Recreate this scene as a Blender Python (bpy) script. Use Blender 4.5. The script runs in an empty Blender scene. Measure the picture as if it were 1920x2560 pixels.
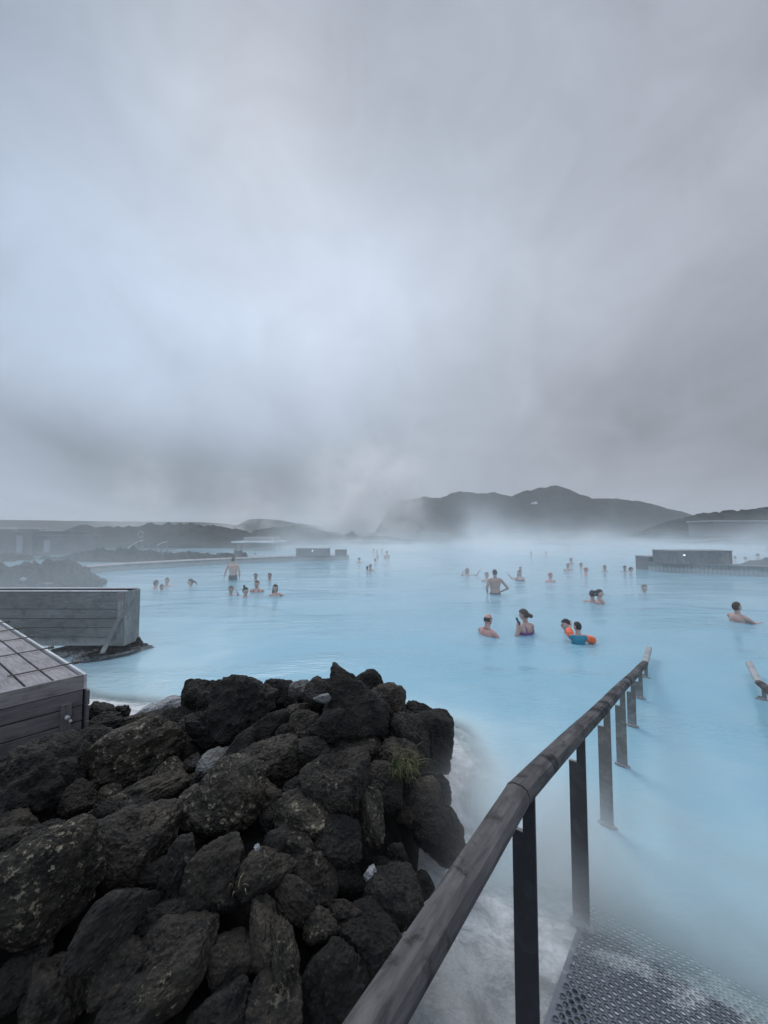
import bpy, bmesh, math, random
import numpy as np
from mathutils import Vector, Matrix, noise, Euler, Quaternion
R = math.radians
random.seed(7); np.random.seed(7)
S = bpy.context.scene
COL = S.collection
# ------------------------------------------------------------------ camera
F = 962.0; PITCH = math.atan(51/F); H = 2.0
cam = bpy.data.cameras.new('camera'); camo = bpy.data.objects.new('camera', cam); COL.objects.link(camo)
cam.sensor_fit = 'VERTICAL'; cam.sensor_height = 24; cam.sensor_width = 18; cam.lens = F/2560*24
cam.clip_start = 0.05; cam.clip_end = 9000
camo.location = (0, 0, H); camo.rotation_euler = (R(90)+PITCH, 0, 0); S.camera = camo
def ray(px, py):
    x = (px-960)/F; u = (1280-py)/F; c, s = math.cos(PITCH), math.sin(PITCH)
    return Vector((x, c-u*s, s+u*c))
def P(px, py, z=0.0):
    d = ray(px, py); return Vector((0, 0, H)) + d*((z-H)/d.z)
def PY(px, py, Y):
    d = ray(px, py); return Vector((0, 0, H)) + d*(Y/d.y)
# ------------------------------------------------------------------ render settings
S.view_settings.view_transform = 'Standard'; S.view_settings.look = 'None'
S.view_settings.exposure = 0.0; S.view_settings.gamma = 1
S.render.engine = 'CYCLES'; S.cycles.use_denoising = True
S.cycles.max_bounces = 6; S.cycles.diffuse_bounces = 3; S.cycles.transparent_max_bounces = 10
S.cycles.volume_bounces = 3; S.cycles.volume_step_rate = 1.0; S.cycles.volume_max_steps = 96
# ------------------------------------------------------------------ node helpers
class NT:
    def __init__(s, tree): s.t = tree; s.n = tree.nodes; s.l = tree.links
    def a(s, typ, ins=None, **kw):
        n = s.n.new(typ)
        for k, v in kw.items(): setattr(n, k, v)
        for k, v in (ins or {}).items():
            i = n.inputs[k]
            if isinstance(v, bpy.types.NodeSocket): s.l.new(v, i)
            elif isinstance(v, bpy.types.Node): s.l.new(v.outputs[0], i)
            else: i.default_value = v
        return n
    def m(s, op, a, b=None, c=None, clamp=False):
        d = {0: a}
        if b is not None: d[1] = b
        if c is not None: d[2] = c
        n = s.a('ShaderNodeMath', d, operation=op); n.use_clamp = clamp; return n.outputs[0]
    def mix(s, f, a, b, bt='MIX'):
        n = s.a('ShaderNodeMix', data_type='RGBA', blend_type=bt)
        for i, v in ((0, f), (6, a), (7, b)):
            if isinstance(v, bpy.types.NodeSocket): s.l.new(v, n.inputs[i])
            else: n.inputs[i].default_value = v
        return n.outputs[2]
    def ramp(s, f, pts):
        n = s.a('ShaderNodeValToRGB', {0: f}); e = n.color_ramp.elements
        while len(e) < len(pts): e.new(0.5)
        for i, (p, c) in enumerate(pts):
            e[i].position = p; e[i].color = c if len(c) == 4 else (*c, 1)
        return n.outputs[0]
    def noise(s, vec, scale, detail=5, rough=.55, dist=0, out=0):
        return s.a('ShaderNodeTexNoise', {'Vector': vec, 'Scale': scale, 'Detail': detail, 'Roughness': rough, 'Distortion': dist}).outputs[out]
    def step(s, v, lo, hi):
        n = s.a('ShaderNodeMapRange', {0: v, 1: lo, 2: hi}, interpolation_type='SMOOTHSTEP'); return n.outputs[0]
def g3(v): return (v, v, v, 1)
def rgb(*c): return (*c, 1)
# ------------------------------------------------------------------ world: overcast sky
W = bpy.data.worlds.new('World'); S.world = W; W.use_nodes = True
SUN_E, SUN_A = R(48), R(-20)
def build_world():
    t = NT(W.node_tree); t.n.clear()
    gen = t.a('ShaderNodeTexCoord').outputs['Generated']
    sky = t.a('ShaderNodeTexSky', sky_type='NISHITA', sun_disc=False, sun_elevation=SUN_E, sun_rotation=SUN_A, air_density=1.5, dust_density=4)
    sep = t.a('ShaderNodeSeparateXYZ', {0: gen})
    x, y, z = sep.outputs
    def blob(px, py, sig):
        d = ray(px, py).normalized()
        dot = t.a('ShaderNodeVectorMath', {0: gen, 1: tuple(d)}, operation='DOT_PRODUCT').outputs['Value']
        k = 1/(1-math.cos(R(sig)))
        return t.m('EXPONENT', t.m('MULTIPLY', t.m('SUBTRACT', dot, 1.0), k))
    # cloud noise, stretched to long rolls of stratus
    zc = t.m('ADD', t.m('MAXIMUM', z, 0.0), .16)
    pl = t.a('ShaderNodeCombineXYZ', {0: t.m('DIVIDE', x, zc), 1: t.m('DIVIDE', y, zc), 2: .3})
    mp = t.a('ShaderNodeMapping', {0: pl.outputs[0], 2: (0, 0, R(28)), 3: (1.0, .42, 1.0)})
    n1 = t.noise(mp.outputs[0], 1.15, 7, .52, .7)
    n2 = t.noise(gen, 5.5, 7, .6, .8)
    base = t.m('ADD', t.m('MULTIPLY', t.m('SUBTRACT', n1, .5), .30), t.m('MULTIPLY', t.m('SUBTRACT', n2, .5), .20))
    # cloud cover brightness: broad soft masses of stratus, solved so that they give the wanted levels together
    K = 1.157; pts = [(100,60,180),(400,60,188),(830,60,182),(1200,60,180),(1600,60,172),(100,300,190),(500,300,196),(830,300,188),(1200,300,184),(1600,300,175),
        (100,560,205),(450,500,206),(620,700,219),(850,620,217),(1200,600,187),(1550,650,168),(150,750,205),(400,750,210),(1000,780,190),(1350,780,168),(1600,850,151),
        (150,880,184),(500,880,197),(750,900,196),(1000,950,178),(1300,950,156),(1620,980,148),(30,985,150),(200,1000,132),(400,1040,124),(600,1062,130),(20,1050,180),(160,1095,172),(800,1010,176),(950,1050,172),(1500,1060,158)]
    lin = lambda c: ((c/255+.055)/1.055)**2.4
    dirs = [ray(a*K, b_*K).normalized() for a, b_, c in pts]
    sg = [8.0 if b_ < 700 else (6.0 if b_ < 930 else 3.6) for a, b_, c in pts]
    gs = lambda d, e, s_: math.exp((d.dot(e)-1)/(1-math.cos(R(s_*1.9))))
    A = np.array([[gs(d, e, s_) for e, s_ in zip(dirs, sg)] for d in dirs])
    tg = np.array([lin(c)*1.02-.40 for a, b_, c in pts])
    wt = np.linalg.solve(A.T@A+.008*np.eye(len(pts)), A.T@tg)
    v = t.m('ADD', base, .40)
    for (a, b_, c), s_, w_ in zip(pts, sg, wt): v = t.m('ADD', v, t.m('MULTIPLY', blob(a*K, b_*K, s_*1.9), float(w_)))
    # overcast zenith, and unseen sky behind the viewer, brightened to light the scene
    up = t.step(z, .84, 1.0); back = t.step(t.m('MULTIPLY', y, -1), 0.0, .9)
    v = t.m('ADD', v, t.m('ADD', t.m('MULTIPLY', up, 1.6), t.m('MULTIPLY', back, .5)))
    v = t.m('MAXIMUM', v, .05)
    warm = t.step(x, -.65, .65)
    tint = t.mix(warm, rgb(.83, 1.0, 1.25), rgb(.93, 1.0, 1.145))
    colr = t.a('ShaderNodeVectorMath', {0: tint, 3: v}, operation='SCALE').outputs[0]
    skc = t.a('ShaderNodeVectorMath', {0: sky.outputs[0], 3: .06}, operation='SCALE').outputs[0]
    c = t.mix(.05, colr, skc)
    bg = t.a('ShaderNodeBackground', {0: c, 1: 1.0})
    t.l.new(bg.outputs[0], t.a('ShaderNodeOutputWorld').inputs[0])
build_world()
W.cycles.sampling_method = 'MANUAL'; W.cycles.sample_map_resolution = 512
sl = bpy.data.lights.new('sun', 'SUN'); sl.energy = 1.3; sl.angle = R(25); sl.color = (1, .97, .93)
so = bpy.data.objects.new('sun', sl); COL.objects.link(so)
so.rotation_euler = (R(90)-SUN_E, 0, R(180)-SUN_A)
so.location = (0, 0, 50)
# ------------------------------------------------------------------ material helpers
MATS = {}
def mat(name, fn):
    if name in MATS: return MATS[name]
    m = bpy.data.materials.new(name); m.use_nodes = True
    t = NT(m.node_tree); t.n.clear()
    out = t.a('ShaderNodeOutputMaterial'); b = t.a('ShaderNodeBsdfPrincipled')
    t.l.new(b.outputs[0], out.inputs[0]); fn(t, b, out); MATS[name] = m; return m
def setin(t, b, **kw):
    for k, v in kw.items():
        k = {'col': 'Base Color', 'rough': 'Roughness', 'nor': 'Normal', 'metal': 'Metallic', 'spec': 'Specular IOR Level', 'ecol': 'Emission Color', 'estr': 'Emission Strength', 'sss': 'Subsurface Weight'}[k]
        if isinstance(v, bpy.types.NodeSocket): t.l.new(v, b.inputs[k])
        else: b.inputs[k].default_value = v
def bump(t, h, dist, strength=1.0, nor=None):
    d = {'Height': h, 'Distance': dist, 'Strength': strength}
    if nor is not None: d['Normal'] = nor
    return t.a('ShaderNodeBump', d).outputs[0]
ROCKK = .8
def rock_mat(name, dark, mid, pale, amount, crust=True, rust=.12):
    def fn(t, b, o):
        pos = t.a('ShaderNodeNewGeometry').outputs['Position']
        oi = t.a('ShaderNodeObjectInfo').outputs['Random']
        n1 = t.noise(pos, 9, 8, .68, .4); n2 = t.noise(pos, 34, 6, .7); n3 = t.noise(pos, 3.1, 3, .5)
        vor = t.a('ShaderNodeTexVoronoi', {'Vector': pos, 'Scale': 70.0}, feature='F1').outputs['Distance']
        vor2 = t.a('ShaderNodeTexVoronoi', {'Vector': pos, 'Scale': 24.0, 'Randomness': 1.0}, feature='F1').outputs['Distance']
        c = t.ramp(n1, [(.36, dark), (.56, mid), (.72, tuple(v*1.5 for v in mid))])
        c = t.mix(t.m('MULTIPLY', t.step(n3, .5, .68), rust), c, rgb(.060, .034, .020))
        tone = t.m('ADD', t.m('MULTIPLY', oi, .62), .34)
        c = t.a('ShaderNodeVectorMath', {0: c, 3: tone}, operation='SCALE').outputs[0]
        n4 = t.noise(pos, 75, 4, .7)
        c = t.mix(t.m('MULTIPLY', t.step(n4, .56, .72), .35+amount), c, rgb(*(v*.55 for v in pale)))
        pit = t.m('ADD', .42, t.m('MULTIPLY', t.step(vor2, .06, .30), .75))
        c = t.a('ShaderNodeVectorMath', {0: c, 3: pit}, operation='SCALE').outputs[0]
        li = t.m('MULTIPLY', t.step(n2, .545, .64), t.step(t.noise(pos, 5.5, 4, .6, .3), .66-amount, .80-amount))
        c = t.mix(t.m('MULTIPLY', li, .8), c, rgb(*pale))
        moss = t.m('MULTIPLY', t.step(t.noise(pos, 4.0, 4, .6),   .62, .74), .22)
        c = t.mix(moss, c, rgb(.018, .026, .012))
        if crust:   # silica left by the lagoon along its waterline
            zz = t.a('ShaderNodeSeparateXYZ', {0: pos}).outputs[2]
            w = t.step(t.m('ADD', zz, t.m('MULTIPLY', t.m('SUBTRACT', n1, .5), .22)), .10, .02)
            c = t.mix(t.m('MULTIPLY', w, .8), c, rgb(.42, .44, .45))
        h = t.m('ADD', t.m('MULTIPLY', n1, 1.0), t.m('ADD', t.m('MULTIPLY', n2, .45), t.m('ADD', t.m('MULTIPLY', vor, .35), t.m('MULTIPLY', t.m('MINIMUM', vor2, .35), .7))))
        wet = t.step(n3, .40, .62)
        setin(t, b, col=c, rough=t.m('SUBTRACT', .92, t.m('MULTIPLY', wet, .38)), spec=.3, nor=bump(t, h, .045, 1.0))
    return mat(name, fn)
M_rock = rock_mat('lava_rock_dark', (.0072, .0070, .0070), (.033, .030, .026), (.17, .16, .14), .06)
M_rockb = rock_mat('lava_rock_brown', (.010, .0095, .009), (.064, .054, .042), (.24, .215, .17), .15, rust=.16)
M_rockt = rock_mat('lava_rock_lichen', (.013, .012, .011), (.070, .061, .047), (.34, .30, .22), .26)
M_rockp = rock_mat('lava_rock_pale', (.09, .09, .09), (.20, .20, .195), (.36, .35, .31), .25)
M_rockw = rock_mat('silica_white_rock', (.28, .29, .30), (.46, .47, .48), (.6, .6, .58), .3)
def far_rock(t, b, o):
    pos = t.a('ShaderNodeNewGeometry').outputs['Position']
    n = t.noise(pos, .55, 9, .7); n2 = t.noise(pos, .02, 6, .6)
    c = t.ramp(n, [(.35, (.012, .013, .012)), (.6, (.034, .034, .030)), (.75, (.07, .068, .06))])
    c = t.mix(t.step(n2, .45, .62), c, rgb(.030, .034, .026))
    setin(t, b, col=c, rough=.95, spec=.1, nor=bump(t, n, .6, .8))
M_far = mat('lava_field_far', far_rock)
def hillm(t, b, o):
    pos = t.a('ShaderNodeNewGeometry').outputs['Position']
    n = t.noise(pos, .03, 9, .7, .5)
    c = t.ramp(n, [(.38, (.012, .012, .011)), (.62, (.036, .034, .029))])
    setin(t, b, col=c, rough=1, spec=.05, nor=bump(t, n, 6, .7))
M_hill = mat('hill_slope', hillm)
def wood(name, c0, c1, uv=True, scale=(2.0, 40.0, 1.0), stain=.5, rough=.75, crustz=None):
    def fn(t, b, o):
        tc = t.a('ShaderNodeTexCoord'); vec = tc.outputs['UV' if uv else 'Object']
        mp = t.a('ShaderNodeMapping', {0: vec, 3: scale}).outputs[0]
        pos = t.a('ShaderNodeNewGeometry').outputs['Position']
        g = t.noise(mp, 3.0, 8, .65, .6); st = t.noise(pos, 5.5, 6, .65, .6); big = t.noise(pos, 1.7, 3, .5)
        c = t.ramp(g, [(.3, c0), (.7, c1)])
        c = t.mix(t.m('MULTIPLY', t.step(st, .50, .62), stain), c, rgb(*(v*.42 for v in c0)))
        c = t.mix(t.m('MULTIPLY', t.step(big, .5, .75), .35), c, rgb(*(min(1, v*1.35) for v in c1)))
        bv_ = t.noise(vec, .55, 2, .5)
        c = t.a('ShaderNodeVectorMath', {0: c, 3: t.m('ADD', .55, t.m('MULTIPLY', bv_, .9))}, operation='SCALE').outputs[0]
        if crustz is not None:
            zz = t.a('ShaderNodeSeparateXYZ', {0: pos}).outputs[2]
            w = t.step(t.m('ADD', zz, t.m('MULTIPLY', t.m('SUBTRACT', st, .5), .3)), crustz+.08, crustz-.06)
            c = t.mix(t.m('MULTIPLY', w, .75), c, rgb(.42, .44, .44))
        kn = t.a('ShaderNodeTexVoronoi', {'Vector': t.a('ShaderNodeMapping', {0: vec, 3: (1.6, 4.5, 1)}).outputs[0], 'Scale': 2.2}, feature='F1').outputs['Distance']
        c = t.mix(t.m('MULTIPLY', t.step(kn, .07, .03), .7), c, rgb(*(v*.3 for v in c0)))
        setin(t, b, col=c, rough=rough, spec=.25, nor=bump(t, t.m('ADD', g, t.m('MULTIPLY', st, .4)), .004, .7))
    return mat(name, fn)
M_rail = wood('weathered_dark_rail', (.029, .028, .030), (.135, .128, .128), True, (1.6, 7.0, 1), 1.0)
M_deck = wood('weathered_grey_deck', (.15, .145, .15), (.32, .305, .31), True, (1.5, 14, 1), .25)
M_clad = wood('grey_cladding', (.085, .085, .092), (.175, .17, .175), True, (1.5, 14, 1), .3)
M_clad2 = wood('lagoon_wall_cladding', (.12, .13, .13), (.22, .23, .23), True, (1.5, 10, 1), .3, crustz=.22)
M_clad3 = wood('light_grey_boards', (.19, .20, .20), (.34, .35, .35), True, (1.5, 10, 1), .3)
M_cap = wood('pale_wood_cap', (.40, .41, .42), (.58, .59, .60), True, (1.5, 8, 1), .2)
def steel(name, c, r=.5, metal=.0, crust=True):
    def fn(t, b, o):
        pos = t.a('ShaderNodeNewGeometry').outputs['Position']
        n = t.noise(pos, 11, 8, .7, .5); n2 = t.noise(pos, 90, 3, .6)
        col = t.mix(t.step(n, .45, .7), rgb(*c), rgb(*(v*1.7 for v in c)))
        if crust:
            zz = t.a('ShaderNodeSeparateXYZ', {0: pos}).outputs[2]
            w = t.step(t.m('ADD', zz, t.m('MULTIPLY', t.m('SUBTRACT', n, .5), .35)), .14, -.02)
            col = t.mix(t.m('MULTIPLY', w, .75), col, rgb(.36, .37, .37))
        setin(t, b, col=col, rough=r, metal=metal, nor=bump(t, t.m('ADD', n, t.m('MULTIPLY', n2, .3)), .003, .5))
    return mat(name, fn)
M_postd = steel('dark_post', (.022, .024, .028), .55)
M_posts = steel('grey_brown_post', (.17, .162, .15), .7)
M_postm = steel('dark_grey_post', (.050, .050, .052), .6)
M_pedge = steel('post_edge_pale', (.22, .21, .20), .5)
M_rod = steel('rusty_steel_rod', (.10, .085, .08), .5, .4, False)
M_black = mat('black_plastic', lambda t, b, o: setin(t, b, col=rgb(.012, .012, .013), rough=.3))
M_inner = mat('inner_shade_and_joint_dark', lambda t, b, o: setin(t, b, col=rgb(.02, .02, .022), rough=.9))  # near-black standing in for shade inside hollow boxes; also joints and phone camera
M_white = mat('white_paint', lambda t, b, o: setin(t, b, col=rgb(.75, .76, .77), rough=.5))
M_conc = steel('pale_concrete', (.22, .23, .24), .85, 0, False)
M_lamp = mat('lamp_glow', lambda t, b, o: setin(t, b, col=g3(.9), ecol=rgb(1, .93, .85), estr=3.0))
M_notice = mat('faded_notice', lambda t, b, o: setin(t, b, col=rgb(.21, .19, .205), rough=.6))
# ------------------------------------------------------------------ object helpers
def tag(o, label=None, cat=None, group=None, kind=None):
    if label: o['label'] = label
    if cat: o['category'] = cat
    if group: o['group'] = group
    if kind: o['kind'] = kind
    return o
def empty(name, loc, rz=0):
    o = bpy.data.objects.new(name, None); COL.objects.link(o); o.location = loc; o.rotation_euler = (0, 0, rz); o.empty_display_size = .2
    return o
def mk(name, verts, faces, m=None, parent=None, smooth=False, uvs=None):
    me = bpy.data.meshes.new(name); me.from_pydata([tuple(v) for v in verts], [], [tuple(f) for f in faces])
    if uvs is not None:
        ul = me.uv_layers.new(name='uv'); arr = np.zeros((len(me.loops), 2), dtype='f')
        k = 0
        for f in uvs:
            for u in f: arr[k] = u; k += 1
        ul.data.foreach_set('uv', arr.ravel())
    if m: me.materials.append(m)
    if smooth: me.polygons.foreach_set('use_smooth', [True]*len(me.polygons))
    me.update()
    o = bpy.data.objects.new(name, me); COL.objects.link(o)
    if parent is not None:
        o.parent = parent; pl = parent.location; prz = parent.rotation_euler.z
        o.matrix_parent_inverse = (Matrix.Translation(pl) @ Matrix.Rotation(prz, 4, 'Z')).inverted()
    return o
class MB:
    """collects boxes and bars (world coordinates, uv along the grain) into one mesh"""
    def __init__(s): s.v = []; s.f = []; s.uv = []
    def hexa(s, c, uvo=None):
        b = len(s.v); s.v += [Vector(p) for p in c]
        o = uvo if uvo is not None else random.random()*20
        for q in ((0, 3, 2, 1), (4, 5, 6, 7), (0, 1, 5, 4), (1, 2, 6, 5), (2, 3, 7, 6), (3, 0, 4, 7)):
            s.f.append([b+i for i in q])
            p = [Vector(c[i]) for i in q]
            a, d = (p[1]-p[0]).length, (p[2]-p[1]).length
            if a >= d: s.uv.append([(o, o), (o+a, o), (o+a, o+d), (o, o+d)])
            else: s.uv.append([(o, o), (o, o+a), (o+d, o+a), (o+d, o)])
    def box(s, x0, x1, y0, y1, z0, z1):
        s.hexa([(x0, y0, z0), (x1, y0, z0), (x1, y1, z0), (x0, y1, z0), (x0, y0, z1), (x1, y0, z1), (x1, y1, z1), (x0, y1, z1)])
    def obox(s, O, u, v, u0, u1, v0, v1, z0, z1):
        q = lambda a, b_, z: (O[0]+u[0]*a+v[0]*b_, O[1]+u[1]*a+v[1]*b_, z)
        c = [q(u0, v0, z0), q(u1, v0, z0), q(u1, v1, z0), q(u0, v1, z0), q(u0, v0, z1), q(u1, v0, z1), q(u1, v1, z1), q(u0, v1, z1)]
        if u[0]*v[1]-u[1]*v[0] < 0: c = [c[3], c[2], c[1], c[0], c[7], c[6], c[5], c[4]]
        s.hexa(c)
    def bar(s, a, b, w, h, n=None):
        a = Vector(a); b = Vector(b); d = (b-a).normalized()
        if n is None: sd = d.cross(Vector((0, 0, 1)))
        else: sd = Vector(n)
        if sd.length < 1e-4: sd = Vector((1, 0, 0))
        sd.normalize(); up = sd.cross(d).normalized()
        sd *= w/2; up *= h/2
        s.hexa([a-sd-up, a+sd-up, b+sd-up, b-sd-up, a-sd+up, a+sd+up, b+sd+up, b-sd+up])
    def tube(s, pts, r, n=8):
        b = len(s.v); pts = [Vector(p) for p in pts]; rr = r if isinstance(r, (list, tuple)) else [r]*len(pts)
        for i, p in enumerate(pts):
            d = (pts[min(i+1, len(pts)-1)]-pts[max(i-1, 0)]).normalized()
            sd = d.orthogonal().normalized() if abs(d.z) > .9 else d.cross(Vector((0, 0, 1))).normalized(); up = sd.cross(d)
            for k in range(n):
                a = 2*math.pi*k/n; s.v.append(p+(sd*math.cos(a)+up*math.sin(a))*rr[i])
        for i in range(len(pts)-1):
            for k in range(n):
                k2 = (k+1) % n; s.f.append([b+i*n+k, b+i*n+k2, b+(i+1)*n+k2, b+(i+1)*n+k]); s.uv.append([(i, k/n), (i, (k+1)/n), (i+1, (k+1)/n), (i+1, k/n)])
        s.f.append([b+k for k in range(n)][::-1]); s.uv.append([(0, 0)]*n)
        s.f.append([b+(len(pts)-1)*n+k for k in range(n)]); s.uv.append([(0, 0)]*n)
    def build(s, name, m, parent=None, smooth=False, bevel=0):
        o = mk(name, s.v, s.f, m, parent, smooth, s.uv)
        if bevel:
            md = o.modifiers.new('b', 'BEVEL'); md.width = bevel; md.segments = 2; md.limit_method = 'ANGLE'
        return o
# ------------------------------------------------------------------ ground shape functions (metres, water level z = 0)
D = np.array((.611, .7916)); N = np.array((.7916, -.611)); P0 = np.array((.49, 1.395)); SP = .85; TW = 1.17
MOUND = [(.62, 3.45), (.55, 3.95), (.1, 4.15), (-.6, 4.3), (-1.3, 4.2), (-2, 4.3), (-2.8, 4.45), (-3.6, 4.6), (-5, 5.2), (-7, 5.6), (-9, 4), (-9, -3), (-.9, -3), (-.55, -.4), (-.2, .55), (.0, 1.1), (.12, 1.7), (.30, 2.15), (.44, 2.6), (.40, 3.0)]
def poly_sd(x, y, poly):
    d = np.full(x.shape, 1e9); ins = np.zeros(x.shape, bool)
    for i in range(len(poly)):
        ax, ay = poly[i]; bx, by = poly[(i+1) % len(poly)]
        ex, ey = bx-ax, by-ay
        t = np.clip(((x-ax)*ex+(y-ay)*ey)/(ex*ex+ey*ey), 0, 1)
        d = np.minimum(d, np.hypot(x-ax-t*ex, y-ay-t*ey))
        c = ((ay > y) != (by > y)) & (x < (bx-ax)*(y-ay)/((by-ay) if by != ay else 1e-9)+ax)
        ins ^= c
    return np.where(ins, -d, d)
def st_of(x, y): return (x-P0[0])*D[0]+(y-P0[1])*D[1], (x-P0[0])*N[0]+(y-P0[1])*N[1]
def ramp_z(s): return np.clip(.16-.188*s, -1.2, .17)
def bed(x, y):
    s, t = st_of(x, y)
    r = ramp_z(s)-.034+.024*np.clip((s-.10)/.25, 0, 1)
    off = np.maximum(0, np.maximum(-t-.75, t-TW-1.2))
    a = r-.35*off-.12*np.maximum(0, -t-.1)*np.clip(s/1.5, 0, 1)
    sd = poly_sd(x, y, MOUND)
    b = .04-.28*np.maximum(sd, 0)-.6*np.maximum(sd-.32, 0)
    c = -.05-.13*np.maximum(sd, 0)-2*np.maximum(-1.6-x+0*y, -9).clip(-9, 0)*0
    c = -.09-.10*np.maximum(sd, 0)-1.5*np.clip((x+3.2)/2.2, 0, 1)**2
    z = np.maximum(np.maximum(a, b), c)
    return np.maximum(z, -1.4)
def nz(x, y, sc, o=4, seed=0.):
    return np.array([noise.fractal((a*sc+seed, b*sc, seed), 1.0, 2.0, o) for a, b in zip(x.ravel(), y.ravel())]).reshape(x.shape)
def grid(xs, ys, zf):
    X, Y = np.meshgrid(xs, ys); Z = zf(X, Y)
    v = np.stack([X.ravel(), Y.ravel(), Z.ravel()], 1); nx, ny = len(xs), len(ys)
    i = np.arange(nx-1)[None, :]+nx*np.arange(ny-1)[:, None]; i = i.ravel()
    return v, np.stack([i, i+1, i+1+nx, i+nx], 1)
def spaced(lo, a, b, hi, dense, n):
    m = np.arange(a, b+1e-6, dense)
    l = a-np.geomspace(dense, a-lo, n)[::-1] if lo < a else []
    h = b+np.geomspace(dense, hi-b, n)
    return np.concatenate([l, m, h])
def silica(t, b, o):
    pos = t.a('ShaderNodeNewGeometry').outputs['Position']
    n = t.noise(pos, 5.0, 10, .74, .5); n2 = t.noise(pos, 30, 7, .75, .3)
    vr = t.a('ShaderNodeTexVoronoi', {'Vector': t.a('ShaderNodeMapping', {0: t.noise(pos, 6, 4, .6, 0, 1), 3: (.5, .5, .5)}).outputs[0], 'Scale': 9.0}, feature='DISTANCE_TO_EDGE').outputs['Distance']
    vs_ = t.a('ShaderNodeTexVoronoi', {'Vector': pos, 'Scale': 60.0}, feature='F1').outputs['Distance']
    zz = t.a('ShaderNodeSeparateXYZ', {0: pos}).outputs[2]
    c = t.ramp(n, [(.38, (.27, .285, .29)), (.48, (.56, .58, .59)), (.58, (.80, .82, .83))])
    c = t.mix(t.m('MULTIPLY', t.step(n2, .48, .68), .42), c, rgb(.26, .265, .27))
    c = t.mix(t.m('MULTIPLY', t.step(vr, .05, .0), .3), c, rgb(.30, .31, .31))
    yel = t.step(zz, -.02, -.14)
    c = t.mix(t.m('MULTIPLY', yel, .5), c, rgb(.62, .66, .54))
    dk = t.m('MULTIPLY', t.step(t.m('ADD', zz, t.m('MULTIPLY', n, .10)), .09, .17), .72)
    c = t.mix(dk, c, rgb(.17, .175, .17))
    setin(t, b, col=c, rough=.45, spec=.4, nor=bump(t, t.m('ADD', n, t.m('ADD', t.m('MULTIPLY', n2, .5), t.m('MULTIPLY', vs_, .25))), .03, .9))
M_sil = mat('silica_floor', silica)
v, f = grid(spaced(-14, -5.5, 4.5, 14, .05, 14), spaced(-6, -.3, 7.5, 14, .05, 12), lambda x, y: bed(x, y)+nz(x, y, 3.0, 4)*.013)
tag(mk('pool_bed', v, f, M_sil, smooth=True), kind='structure')
def outer(x, y):
    inside = (y < 62+6*np.sin(x*.06)) & (x > -60) & (x < 75) & (y > -3)
    zz = np.where(inside, -1.45, .35+nz(x, y, .06, 5)*.6)
    return zz
v, f = grid(np.concatenate([-np.geomspace(70, 4000, 22)[::-1], np.arange(-64, 76, 4.), np.geomspace(84, 4000, 22)]),
            np.concatenate([[-200, -60, -20, -8, -4], np.arange(-2, 66, 4.), np.arange(68, 200, 6.), np.geomspace(210, 4500, 20)]), outer)
tag(mk('ground', v, f, M_far, smooth=True), kind='structure')
# water: milky, so it hides its bed after a hand's depth
def waterm(t, b, o):
    pos = t.a('ShaderNodeNewGeometry').outputs['Position']
    milk = t.a('ShaderNodeAttribute', attribute_name='milk').outputs['Fac']
    mp = t.a('ShaderNodeMapping', {0: pos, 2: (0, 0, R(8)), 3: (.55, 1.5, 1)}).outputs[0]
    w1 = t.noise(mp, 2.2, 3, .5, .6); w2 = t.noise(mp, 13, 3, .5, .4); w3 = t.noise(mp, .45, 2, .5, .5)
    gate = t.m('ADD', .25, t.m('MULTIPLY', t.step(w3, .42, .62), .9))
    h = t.m('MULTIPLY', t.m('ADD', w1, t.m('MULTIPLY', w2, .55)), gate)
    big = t.noise(pos, .35, 3, .5, .3)
    c = t.mix(t.step(big, .35, .65), rgb(.225, .425, .53), rgb(.255, .455, .555))
    sh = t.a('ShaderNodeAttribute', attribute_name='shal').outputs['Fac']
    c = t.mix(sh, c, rgb(.70, .82, .82))
    setin(t, b, col=c, rough=.08, spec=.5, nor=bump(t, h, .05, .5))
    b.inputs['IOR'].default_value = 1.33
    tr = t.a('ShaderNodeBsdfTransparent', {0: rgb(.95, .985, .99)})
    gl = t.a('ShaderNodeBsdfGlossy', {0: g3(.9), 1: .08, 'Normal': bump(t, h, .03, .3)})
    fr = t.a('ShaderNodeFresnel', {0: 1.33})
    clear = t.a('ShaderNodeMixShader', {0: fr.outputs[0], 1: tr.outputs[0], 2: gl.outputs[0]})
    mx = t.a('ShaderNodeMixShader', {0: milk, 1: clear.outputs[0], 2: b.outputs[0]})
    t.l.new(mx.outputs[0], o.inputs[0])
M_water = mat('milky_blue_water', waterm)
v, f = grid(np.concatenate([[-70, -50, -30, -20, -14, -10, -8], np.arange(-7, 5, .06), np.array([5.3, 6, 8, 11, 15, 25, 40, 60, 85])]),
            np.concatenate([[-3, -2, -1], np.arange(-.5, 7.5, .06), np.array([8, 9, 11, 14, 20, 30, 45, 72])]), lambda x, y: x*0)
wo = mk('water', v, f, M_water, smooth=True); tag(wo, kind='structure')
dep = np.maximum(0, -bed(v[:, 0], v[:, 1]))
patch = nz(v[:, 0], v[:, 1], 1.6, 4, 3.)
dd = np.maximum(0, dep*(1+.45*patch))
for nm, arr in (('milk', 1-np.exp(-dd/np.where(st_of(v[:, 0], v[:, 1])[1] > -.35, .10, .055))), ('shal', np.exp(-dd/.22)*.8)):
    at = wo.data.attributes.new(nm, 'FLOAT', 'POINT'); at.data.foreach_set('value', arr.astype('f'))
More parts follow.
